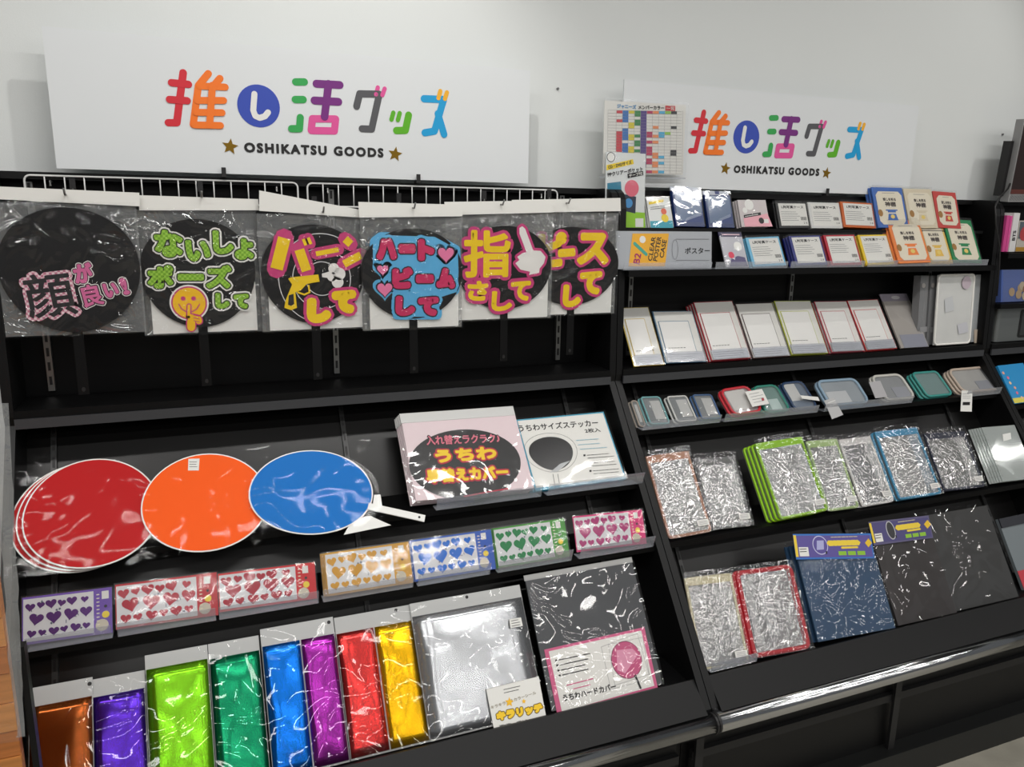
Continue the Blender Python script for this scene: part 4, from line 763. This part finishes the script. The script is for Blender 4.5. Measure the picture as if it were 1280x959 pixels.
# ------------------------------------------------------------------ zipped clear pouches
def pouch(label, pl, q, c, off, group, r=.018, tr=.0042, inner=(176, 178, 180), face=None, card=None, n=0, bulge=.012, sheen=None, du=-.006, dw=.009):
    fr = Frame(pl, *q, off=off); T = thing('zip_pouch', label, 'pouch', fr, group); w, h = fr.w, fr.h; m = M(c, .45)
    P = rr(-w/2+tr, w/2-tr, tr, h-tr, r, 5)
    MB().tube([(x, y, 0) for x, y in P], tr, 7, True).build('zip_border', m, T, True)
    MB().prism(rr(-w/2+tr*.6, w/2-tr*.6, tr*.6, h-tr*.6, r, 4), -tr*1.4, -tr*.6).build('back_sheet', M(inner, .35, noise=.15, nscale=14), T)
    n_ = 9; V = []; rnd = random.Random(len(label))
    for j in range(n_+1):
        for i in range(n_+1):
            x, y = i/n_, j/n_; e = min(1, 4*min(x, 1-x))*min(1, 4*min(y, 1-y)); V.append((-w/2+tr+(w-2*tr)*x, tr+(h-2*tr)*y, tr*.4+e*rnd.uniform(.15, .6)*bulge*.35))
    F = [(j*(n_+1)+i, j*(n_+1)+i+1, (j+1)*(n_+1)+i+1, (j+1)*(n_+1)+i) for j in range(n_) for i in range(n_)]
    link('clear_front', mesh('clear_front', V, F, face or VINYL, True), T)
    if card: box(T, 'label_card', -w/2+w*card[0], -w/2+w*card[1], h*card[2], h*card[3], -tr*.5, -tr*.3, M(card[4], .5))
    if n: behind(T, fr, n, du, dw, label.split(' zip')[0]+' zip pouch in the stack', group, ('label_card', 'price_label'))
    return T, fr
PR3 = Plane(-0.246, 1.0625, 48); G3 = 'small pouches on the third shelf'
for lb, q, c, o in (('tiny beige bordered clear zip pouch cut by the side panel', ((796, 532.5), (807, 531), (797, 501), (789, 500)), (150, 140, 130), .0), ('tiny teal bordered clear zip pouch', ((812, 532), (838, 529.5), (825, 496), (800, 495.5)), (110, 160, 162), .004), ('tiny white bordered clear zip pouch', ((845, 528), (871, 526), (859, 494), (833, 495.5)), (196, 196, 192), .006), ('tiny navy bordered clear zip pouch', ((876, 525), (902, 523.5), (890, 493), (865, 493)), (60, 90, 130), .004)):
    pouch(lb, PR3, q, c, o, G3, .008, .003, (120, 124, 126), FILM(gloss=.13, bump=.9, scale=40, haze=.10, dist=2.0, rough=.08, ridge=True), (.4, .9, .2, .85, (190, 190, 188)), 1)
T, fr = pouch('red vinyl zip pouch with a white hang tag', PR3, ((916, 520), (956, 513), (932.6, 482), (898, 487)), (196, 36, 50), .010, G3, .02, .0048, (160, 150, 150), None, (.15, .8, .2, .9, (206, 204, 200)), 1)
quad(T, fr, [(938, 511.5), (959, 507.5), (950, 489), (929, 492.5)], PAPER, .012, 'hang_tag', .0005); lines(T, fr, (934, 496), (949, 493), 4, (2, 3.4), GREYINK, .0014, .0124); quad(T, fr, [(950, 504), (953, 503.4), (952, 500), (949, 500.5)], M((170, 60, 70), .5), .0124)
pouch('green vinyl zip pouch between the red and the navy one', PR3, ((959, 515), (992.6, 510), (965, 481), (935, 483)), (40, 130, 112), .004, G3, .02, .0045, (90, 130, 122), None, (.35, .75, .1, .5, (180, 200, 196)), 1)
T, fr = pouch('navy vinyl zip pouch with a white card inside', PR3, ((996, 511.5), (1026, 506), (998, 477), (969, 478)), (38, 62, 96), .004, G3, .02, .0045, (86, 104, 126), None, (.15, .6, .35, .95, (200, 200, 198)), 1)
quad(T, fr, [(1000, 501), (1022, 504), (1020, 499), (998, 497)], PAPER, .012, 'hang_tag', .0005)
T, fr = pouch('pale blue zip pouch with a grey hang tag', PR3, ((1033, 509), (1088, 503), (1068.8, 472.8), (1022, 475)), (140, 166, 186), .008, G3, .022, .005, (150, 158, 164), None, (.1, .6, .1, .55, (196, 198, 200)), 1)
quad(T, fr, [(1036, 528), (1050, 522.5), (1038, 501), (1026, 505)], M((186, 186, 186), .5), .018, 'hang_tag', .0006); lines(T, fr, (1031, 508), (1040, 504.5), 2, (2, 4), WHITE, .002, .0184)
T, fr = pouch('off-white zip pouch with a grey tag, next to the pale blue one', PR3, ((1106, 503), (1145, 497.8), (1125.7, 467.3), (1087, 469)), (206, 204, 196), .008, G3, .022, .005, (140, 142, 144), None, (.45, .95, .05, .5, (150, 152, 160)), 1)
quad(T, fr, [(1091, 501), (1106, 499), (1097, 479), (1083, 481)], M((180, 178, 180), .5), .014, 'hang_tag', .0006)
pouch('teal zip pouch with mesh front', PR3, ((1153, 498), (1189, 491.5), (1172.4, 464.5), (1143, 464)), (60, 150, 142), .006, G3, .014, .0045, (110, 140, 138), None, None, 2)
T, fr = pouch('beige zip pouch with a white price tag hanging over the shelf edge', PR3, ((1199, 492.5), (1249.7, 486.5), (1231.4, 458), (1187, 461)), (196, 178, 162), .008, G3, .024, .005, (170, 168, 164), None, (.5, 1, .05, .45, (140, 142, 150)), 2)
quad(T, fr, [(1196.5, 517.5), (1210.5, 518), (1211.5, 492), (1198, 491.5)], PAPER, .016, 'hang_tag', .0006); lines(T, fr, (1199, 496), (1209.5, 496), 3, (0, 2.6), GREYINK, .0016, .0164); quad(T, fr, [(1199, 510), (1208, 510), (1208.5, 506), (1199.4, 506)], INK, .0164)
for lb, a, b in (('clear lip holder in front of the tiny pouches', (803, 532), (900, 524)), ('clear lip holder in front of the red and green pouches', (905, 523), (1022, 508)), ('clear lip holder in front of the pale blue and white pouches', (1030, 508), (1140, 498)), ('clear lip holder in front of the beige pouch', (1208, 490), (1250, 487))): holder(lb, -.2645, 1.0630, a, b, 16, .026)

# ------------------------------------------------------------------ larger mesh pouches, fourth shelf
PR4 = Plane(-0.444, 0.8005, 34); G4 = 'mesh pouches on the fourth shelf'
def mesh_pouch(label, pl, q, c, off, group, n=0, band=(206, 206, 204), bandx=(.72, .93), inner=(178, 178, 176), tag=True):
    T, fr = pouch(label, pl, q, c, off, group, .008, .0045, inner, CRINKLE, None, n, dw=.012); w, h = fr.w, fr.h
    box(T, 'top_band', -w/2+.001, w/2-.001, h-.022, h-.002, -.002, .003, M(c, .45))
    box(T, 'zip_flap', -w/2+w*bandx[0], -w/2+w*bandx[1], .012, h-.02, .0006, .0014, M(band, .35))
    film('bag', -w/2-.003, w/2+.003, 0, h+.014, .0075, FILM(gloss=.14, bump=1.7, scale=22, haze=.02, dist=2.5, rough=.06, ridge=True), T, .002, 14)
    if tag: box(T, 'price_label', w/2-.045, w/2-.008, .020, .036, .0098, .0103, PAPER); mb = MB(); [mb.stroke([(w/2-.041, .024+i*.004), (w/2-.013, .024+i*.004)], .0012, .0106, 4) for i in range(3)]; mb.build('print', GREYINK, T)
mesh_pouch('copper brown edged mesh zip pouch at the left end', PR4, ((835.4, 677), (890, 667.5), (860.7, 563), (807, 570.6)), (180, 130, 104), .006, G4)
mesh_pouch('clear and grey mesh zip pouch between the copper and lime ones', PR4, ((892, 665.6), (942, 657), (916.6, 571.7), (864, 573)), (110, 110, 110), .002, G4)
mesh_pouch('lime green mesh zip pouch, front of its stack', PR4, ((975.7, 654), (1035.8, 642.4), (1002, 545.3), (943, 554.8)), (150, 206, 20), .026, G4, 3)
mesh_pouch('pale green mesh zip pouch', PR4, ((1037, 643.4), (1075, 638), (1045.4, 548.5), (1005, 551.6)), (170, 196, 130), .008, G4, 0)
mesh_pouch('white mesh zip pouch', PR4, ((1078, 637.5), (1119.6, 629), (1086, 545.4), (1047, 549.5)), (214, 212, 210), .004, G4, 1, inner=(130, 130, 130))
mesh_pouch('bright blue mesh zip pouch', PR4, ((1124, 628), (1176.5, 617.6), (1146, 535), (1092, 539)), (70, 150, 190), .012, G4, 1, (176, 190, 200))
mesh_pouch('navy edged mesh zip pouch beside the refill sheets', PR4, ((1181, 616.5), (1238, 607.4), (1198, 540), (1152, 541)), (30, 36, 58), .006, G4, 1, (186, 186, 182), inner=(110, 110, 104))
fr = Frame(PR4, (1257, 604), (1296, 598), (1268, 532), (1224, 534), off=.022); T = thing('refill_sheet', 'translucent white refill sheet with pockets, front of its fan', 'refill sheet', fr, 'translucent refill sheets'); w, h = fr.w, fr.h
RF = FILM(tint=(236, 240, 238), gloss=.05, bump=.15, scale=8, haze=.5, hazec=(206, 212, 210)); box(T, 'sheet', -w/2, w/2, 0, h, -.0022, 0, RF); mb = MB(); [mb.stroke([(-w/2+.014, y), (w/2-.004, y)], .0012, .0004, 4) for y in (h*.34, h*.66)]; mb.build('pocket_seams', M((190, 196, 196), .4), T)
mb = MB(); [mb.flat(oval(-w/2+.007, .02+i*.018, .0022, .0022, 8), .0004) for i in range(int(h/.018)-1)]; mb.build('punch_holes', M((120, 122, 122), .5), T); quad(T, fr, [(1254, 552), (1264, 549), (1263, 541), (1253, 543)], WHITE, .0008, 'price_label')
behind(T, fr, 5, -.0085, .0032, 'translucent refill sheet behind the front sheet', 'translucent refill sheets')

# ------------------------------------------------------------------ right bottom tray
PRT = Plane(-0.634, 0.507, 31); G5 = 'pouches in the bottom tray'
mesh_pouch('cream edged mesh zip pouch in the bottom tray', PRT, ((882, 842), (945, 833), (906.4, 716), (849.5, 724)), (206, 196, 160), .008, G5)
T, fr = pouch('red edged zip pouch holding a rolled sheet, in the bottom tray', PRT, ((950, 827), (1023, 812), (980.6, 707), (909.5, 714)), (190, 22, 38), .014, G5, .014, .007, (170, 168, 168), CRINKLE, None, 1); w, h = fr.w, fr.h
box(T, 'zip_flap', -w/2+.02, -w/2+.045, .03, h-.03, .002, .004, M((176, 176, 176), .3)); box(T, 'inner_sheet', -w/2+.065, -w/2+.10, .05, h-.05, .002, .003, M((210, 210, 210), .35)); film('bag', -w/2-.003, w/2+.003, 0, h+.012, .009, FILM(gloss=.12, bump=1.6, scale=18, haze=.02, dist=2.5, rough=.06, ridge=True), T, .003, 10)
holder('clear label holder in front of the cream pouch', -.652, .5255, (888, 842), (945, 830), 6, .026)
def big_case(label, q, head, c, hc, off, n=0, bump=1.0, rim=(46, 110, 190), roundmark=True):
    fr = Frame(PRT, *q, off=off); T = thing('storage_case', label, 'case', fr, 'large dark cases in the bottom tray'); w, h = fr.w, fr.h
    box(T, 'case', -w/2, w/2, 0, h, -.006, 0, M(c, .42, noise=.1, nscale=8)); bg_ = FILM(gloss=.08 if bump > .9 else .055, fres=.3, bump=bump*1.3, scale=13 if bump > .9 else 4.5, haze=.0, dist=2.5, rough=.05, ridge=True); film('bag', -w/2-.002, w/2+.002, 0, h+.012, .003, bg_, T, .004, 10)
    if head:
        hq = quad(T, fr, head, M(rim, .4), .008, 'header_card', .0008); e = [((p[0]*.965+sum(x[0] for x in head)/4*.035), (p[1]*.86+sum(x[1] for x in head)/4*.14)) for p in head]; quad(T, fr, e, M(hc, .4), .0084)
        L = lambda s, t: tuple(head[0][k]*(1-s)*(1-t)+head[1][k]*s*(1-t)+head[2][k]*s*t+head[3][k]*(1-s)*t for k in (0, 1)); Y_ = M((236, 206, 60), .45); G_ = M((140, 190, 50), .45)
        lines(T, fr, L(.44, .62), L(.90, .64), 1, (0, 1), Y_, .016, .0088); lines(T, fr, L(.60, .44), L(.86, .46), 1, (0, 1), Y_, .006, .0088)
        for s in (.55, .67, .79): quad(T, fr, [L(s, .14), L(s+.10, .14), L(s+.10, .30), L(s, .30)], G_, .0088)
        lines(T, fr, L(.48, .86), L(.82, .88), 1, (0, 1), M((214, 206, 160), .5), .002, .0088)
        c_ = L(.33, .55); 
        if roundmark: pdisc(T, fr, c_, 9.5, M((196, 196, 226), .4), .0087); pdisc(T, fr, c_, 8.6, M(hc, .4), .0089); quad(T, fr, [(c_[0]-4.5, c_[1]+6), (c_[0]+4.5, c_[1]+5.4), (c_[0]+4, c_[1]-6), (c_[0]-4.5, c_[1]-5.6)], M((170, 170, 214), .4), .0091)
        else: u, v = fr.uv(c_); k = fr.uv((c_[0]+10, c_[1]))[0]-u; MB().flat(oval(u, v, .055*k*10, .09*k*10, 24), .0087).build('print', M((186, 186, 190), .4), T); MB().flat(oval(u, v, .045*k*10, .08*k*10, 24), .0089).build('print', M((46, 46, 50), .4), T)
        quad(T, fr, [L(.05, .12), L(.17, .12), L(.17, .48), L(.05, .48)], PAPER, .0088, 'barcode_label'); lines(T, fr, L(.06, .40), L(.16, .41), 2, (.3, 3.2), INK, .002, .0091)
        quad(T, fr, [L(.0, .1), L(.035, .1), L(.035, .95), L(.0, .95)], Y_, .0088); q_ = L(.95, .62); quad(T, fr, [(q_[0]-4.5, q_[1]), (q_[0], q_[1]+5.5), (q_[0]+4.5, q_[1]), (q_[0], q_[1]-5.5)], M((230, 190, 40), .45), .0088)
        quad(T, fr, [L(.385, .2), L(.405, .2), L(.405, .32), L(.385, .32)], INK, .0089, 'hang_hole')
    if n: behind(T, fr, n, -.005, .0145, label.split(' storage')[0]+' storage case in the stack', 'large dark cases in the bottom tray', ('lettering', 'print', 'header_card', 'barcode_label', 'hang_hole'))
big_case('dark steel blue storage case with a purple header', ((1026, 812.6), (1122, 790), (1086.5, 672), (992, 680)), [(993, 700), (1090.5, 698.5), (1086, 667.4), (988.7, 668.3)], (44, 74, 104), (88, 76, 150), .012, 2)
big_case('matt black storage case with a purple header and oval mark', ((1125, 789.5), (1196.7, 771), (1160, 650), (1086, 660)), [(1090, 682.5), (1163.8, 673), (1158, 645), (1083, 653.5)], (54, 50, 50), (72, 66, 118), .012, 0, .6, (90, 84, 120), False)
big_case('large plain charcoal storage case without a header', ((1180, 773), (1274.5, 748), (1233, 633), (1140, 646)), None, (60, 60, 60), None, .0, 0, .7)

# ------------------------------------------------------------------ far right bay: books, packs, metal box
P3 = Plane(-0.165, 1.5545, 0)
def book(label, q, c, pl=P3, t=.10, off=0.0, spine=None, group='books on the far right shelf'):
    fr = Frame(pl, *q, off=off, square=True); T = thing('book', label, 'book', fr, group); w, h = fr.w, fr.h
    box(T, 'cover', -w/2, w/2, 0, h, -t, 0, M(c, .4)); box(T, 'pages', -w/2+.002, w/2-.002, h, h+.0008, -t+.004, -.003, PAPER)
    if spine: lettering(T, spine, (0, h*.42), .034, .014, math.pi/2, .0008, M((240, 240, 240), .5) if sum(c) < 520 else INK, .0006)
    return T, fr
book('pink book at the left end of the far right shelf', ((1255, 314.5), (1259, 314.5), (1260.5, 269.5), (1256.5, 269)), (208, 74, 142)); book('pink book right beside the white one', ((1259.5, 314.5), (1263, 314.5), (1264.5, 270), (1261, 270)), (216, 84, 152)); book('white book with black lettering on its spine', ((1263.5, 315), (1271, 315), (1272.5, 266), (1265, 266.8)), (222, 220, 220), off=.004, spine='BTS')
fr = Frame(P3, (1272, 315), (1306, 315), (1306, 276), (1272, 276), square=True); T = thing('picture_box', 'boxed picture set with red flower print beside the white book', 'box', fr); w, h = fr.w, fr.h
box(T, 'box', -w/2, w/2, 0, h, -.08, 0, M((206, 200, 190), .4)); box(T, 'gold_band', -w/2, w/2, .001, .016, 0, .0008, M((200, 150, 40), .4)); box(T, 'picture', -w/2+.003, w/2-.02, h*.42, h-.004, 0, .0008, M((90, 104, 112), .35)); MB().flat(oval(-w/2+.03, h*.58, .022, .026, 9), .0012).build('print', M((196, 60, 66), .5), T); film('bag', -w/2, w/2, 0, h, .003, BAG, T, .001, 4)
fr = Frame(Plane(-0.165, 1.3735, 8), (1251, 378), (1296, 378), (1293, 336), (1252, 338), square=True); T = thing('gift_bag', 'glossy blue packet with a brown cluster printed on it', 'pack', fr); w, h = fr.w, fr.h
box(T, 'packet', -w/2, w/2, 0, h, -.03, 0, M((84, 108, 176), .35)); rnd = random.Random(5)
for i in range(7): MB().flat(oval(-.01+rnd.uniform(-.03, .05), .03+rnd.uniform(-.016, .03), .016, .016, 12), .0006+i*.0003).build('print', M(((190, 160, 120), (150, 104, 60), (206, 190, 160))[i % 3], .5), T)
film('bag', -w/2, w/2, 0, h, .005, FILM(gloss=.12, bump=.9, scale=25, haze=.04), T, .003, 7)
fr = Frame(Plane(-0.16, 1.2255, 0), (1247, 431), (1300, 432), (1300, 381), (1247, 380), square=True); T = thing('metal_box', 'grey metal box with rounded edge and a black window', 'box', fr); w, h = fr.w, fr.h
mb = MB(); pts = [(x, -z) for x, z in rr(-w/2, w/2, 0, .10, .012)]
n_ = len(pts); mb.add([(x, 0, z) for x, z in pts]+[(x, h-.008, z) for x, z in pts], [tuple(range(n_)), tuple(range(2*n_-1, n_-1, -1))]+[(i, i+n_, (i+1) % n_+n_, (i+1) % n_) for i in range(n_)]); mb.build('body', M((134, 138, 138), .35, .6), T)
MB().prism(rr(-.002, w/2-.01, .012, h-.02, .01), 0, .002).build('window_frame', INK, T); MB().prism(rr(.006, w/2-.016, .02, h-.028, .006), .002, .003).build('window_pane', M((60, 62, 62), .2), T)
fr = Frame(Plane(-0.285, 1.0205, 34), (1268, 507), (1302, 502), (1278, 454), (1248, 457), off=.01); T = thing('picture_book', 'bright blue picture book with small pink figures', 'book', fr); w, h = fr.w, fr.h
box(T, 'cover', -w/2, w/2, 0, h, -.012, 0, M((40, 146, 206), .4)); box(T, 'yellow_band', -w/2, w/2, .001, .02, 0, .0006, M((226, 214, 90), .5))
for i in range(6): MB().flat(oval(-w/2+.012+.007*(i % 2)+.006*i, h-.03-i*.02, .006, .006, 10), .0008).build('print', M(((230, 170, 150), (226, 120, 150), (240, 200, 160))[i % 3], .5), T)
fr = Frame(Plane(-0.61, 0.507, 31), (1283, 735), (1310, 728), (1290, 640), (1244, 650), off=.0); T = thing('storage_case', 'small grey clear storage case at the far right beyond the side panel', 'case', fr); w, h = fr.w, fr.h
box(T, 'case', -w/2, w/2, 0, h, -.01, 0, M((120, 128, 132), .35)); box(T, 'dark_clasp', -w/2, w/2, h-.03, h, 0, .004, M((36, 38, 46), .4)); box(T, 'red_card', -w/2, w/2, .0, .06, 0, .001, M((196, 60, 72), .45))
fr = Frame(Plane(-0.118, 1.7365, -4), (1267, 251), (1320, 254), (1325, 150), (1273, 150), snap=False); T = thing('small_monitor', 'dark brown small monitor on top of the far right bay', 'monitor', fr); w, h = fr.w, fr.h
box(T, 'casing', -w/2, w/2, 0, h, -.03, 0, M((150, 150, 150), .45)); box(T, 'screen', -w/2+.004, w/2, .028, h-.02, 0, .001, M((46, 34, 32), .3)); box(T, 'red_strip', -w/2+.004, w/2, .028, .044, .001, .0014, M((96, 50, 44), .4)); box(T, 'bracket', -w/2-.016, -w/2-.002, .02, h*.74, -.05, -.02, INK)
mb = MB(); [mb.stroke([(-w/2+.006+i*.006, .004), (-w/2+.012+i*.006, .024)], .0016, .0006, 4) for i in range(20)]; mb.build('grille', INK, T)
PK = lambda p, y: tuple(Plane(y, 0, 0).hit(p))
cb = thing('power_cable', 'black cable running from the monitor down the right side panel', 'cable', loc=(0, 0, 0)); MB().tube([PK(p, y) for p, y in (((1266, 222), -.10), ((1260, 236), -.13), ((1250, 246), -.16), ((1244, 258), -.185), ((1245, 280), -.192), ((1250, 310), -.195), ((1249, 335), -.195), ((1246, 370), -.197))], .003, 6).build('cord', INK, cb, True)

# ------------------------------------------------------------------ left edge: wrapped plank board and black post of the next fixture
PX = Plane(-0.778, 0.3, 0)
def pz(p): q = PX.hit(p); return float(q[0]), float(q[2])
xr, _ = pz((20, 830)); zt = pz((0, 655))[1]; T = thing('plank_board', 'orange-brown plank board wrapped in clear film at the left edge', 'board', loc=(xr-.15, -.778, 0)); WD = [M((196, 128, 66), .5, noise=.35, nscale=30, stretch=(.25, 1, 5)), M((184, 112, 56), .5, noise=.35, nscale=30, stretch=(.25, 1, 5)), M((206, 140, 78), .5, noise=.3, nscale=30, stretch=(.25, 1, 5))]
z = 0.0; i = 0
while z < zt: hgt = (.052, .046, .05)[i % 3]; MB().box(-.15, .142, -.008-.0015*(i % 2), .012, z+.001, z+hgt-.001).build('plank', WD[i % 3], T); z += hgt; i += 1
zf = pz((5, 503))[1]; V = []; n_ = 24; rnd = random.Random(2)
for j in range(n_+1):
    t = j/n_; x1 = pz((8+20*t, 505+410*t))[0]-(xr-.15)
    for x in (-.15, x1-.03, x1-.018, x1-.009, x1): V.append((x+rnd.uniform(-.001, .001), -.014-rnd.uniform(0, .006), zf+(pz((24, 918))[1]-zf)*t))
F = [(j*5+i, j*5+i+1, (j+1)*5+i+1, (j+1)*5+i) for j in range(n_) for i in range(4)]; link('film_wrap', mesh('film_wrap', V, F, FILM(gloss=.06, bump=.9, scale=22, haze=.02, dist=2.5, rough=.06, ridge=True), True), T)
V = [(v[0]+.004, v[1]+.010, v[2]) for k, v in enumerate(V) if k % 5 >= 2]; link('film_edge', mesh('film_edge', V, [(j*3+i, j*3+i+1, (j+1)*3+i+1, (j+1)*3+i) for j in range(n_) for i in range(2)], FILM(gloss=.14, bump=.9, scale=30, haze=.22, dist=2.5, rough=.06, ridge=True), True), T)
x0, z1 = pz((19.5, 811)); x1, _ = pz((29, 816)); T = thing('end_post', 'black vertical post beside the wrapped plank board', 'post', loc=((x0+x1)/2+.002, -.777, 0)); MB().box(-(x1-x0)/2, (x1-x0)/2, 0, .02, 0, z1).build('post', BLACK, T); MB().box(-(x1-x0)/2-.003, (x1-x0)/2+.003, -.003, .023, 0, .02).build('foot', INK, T)
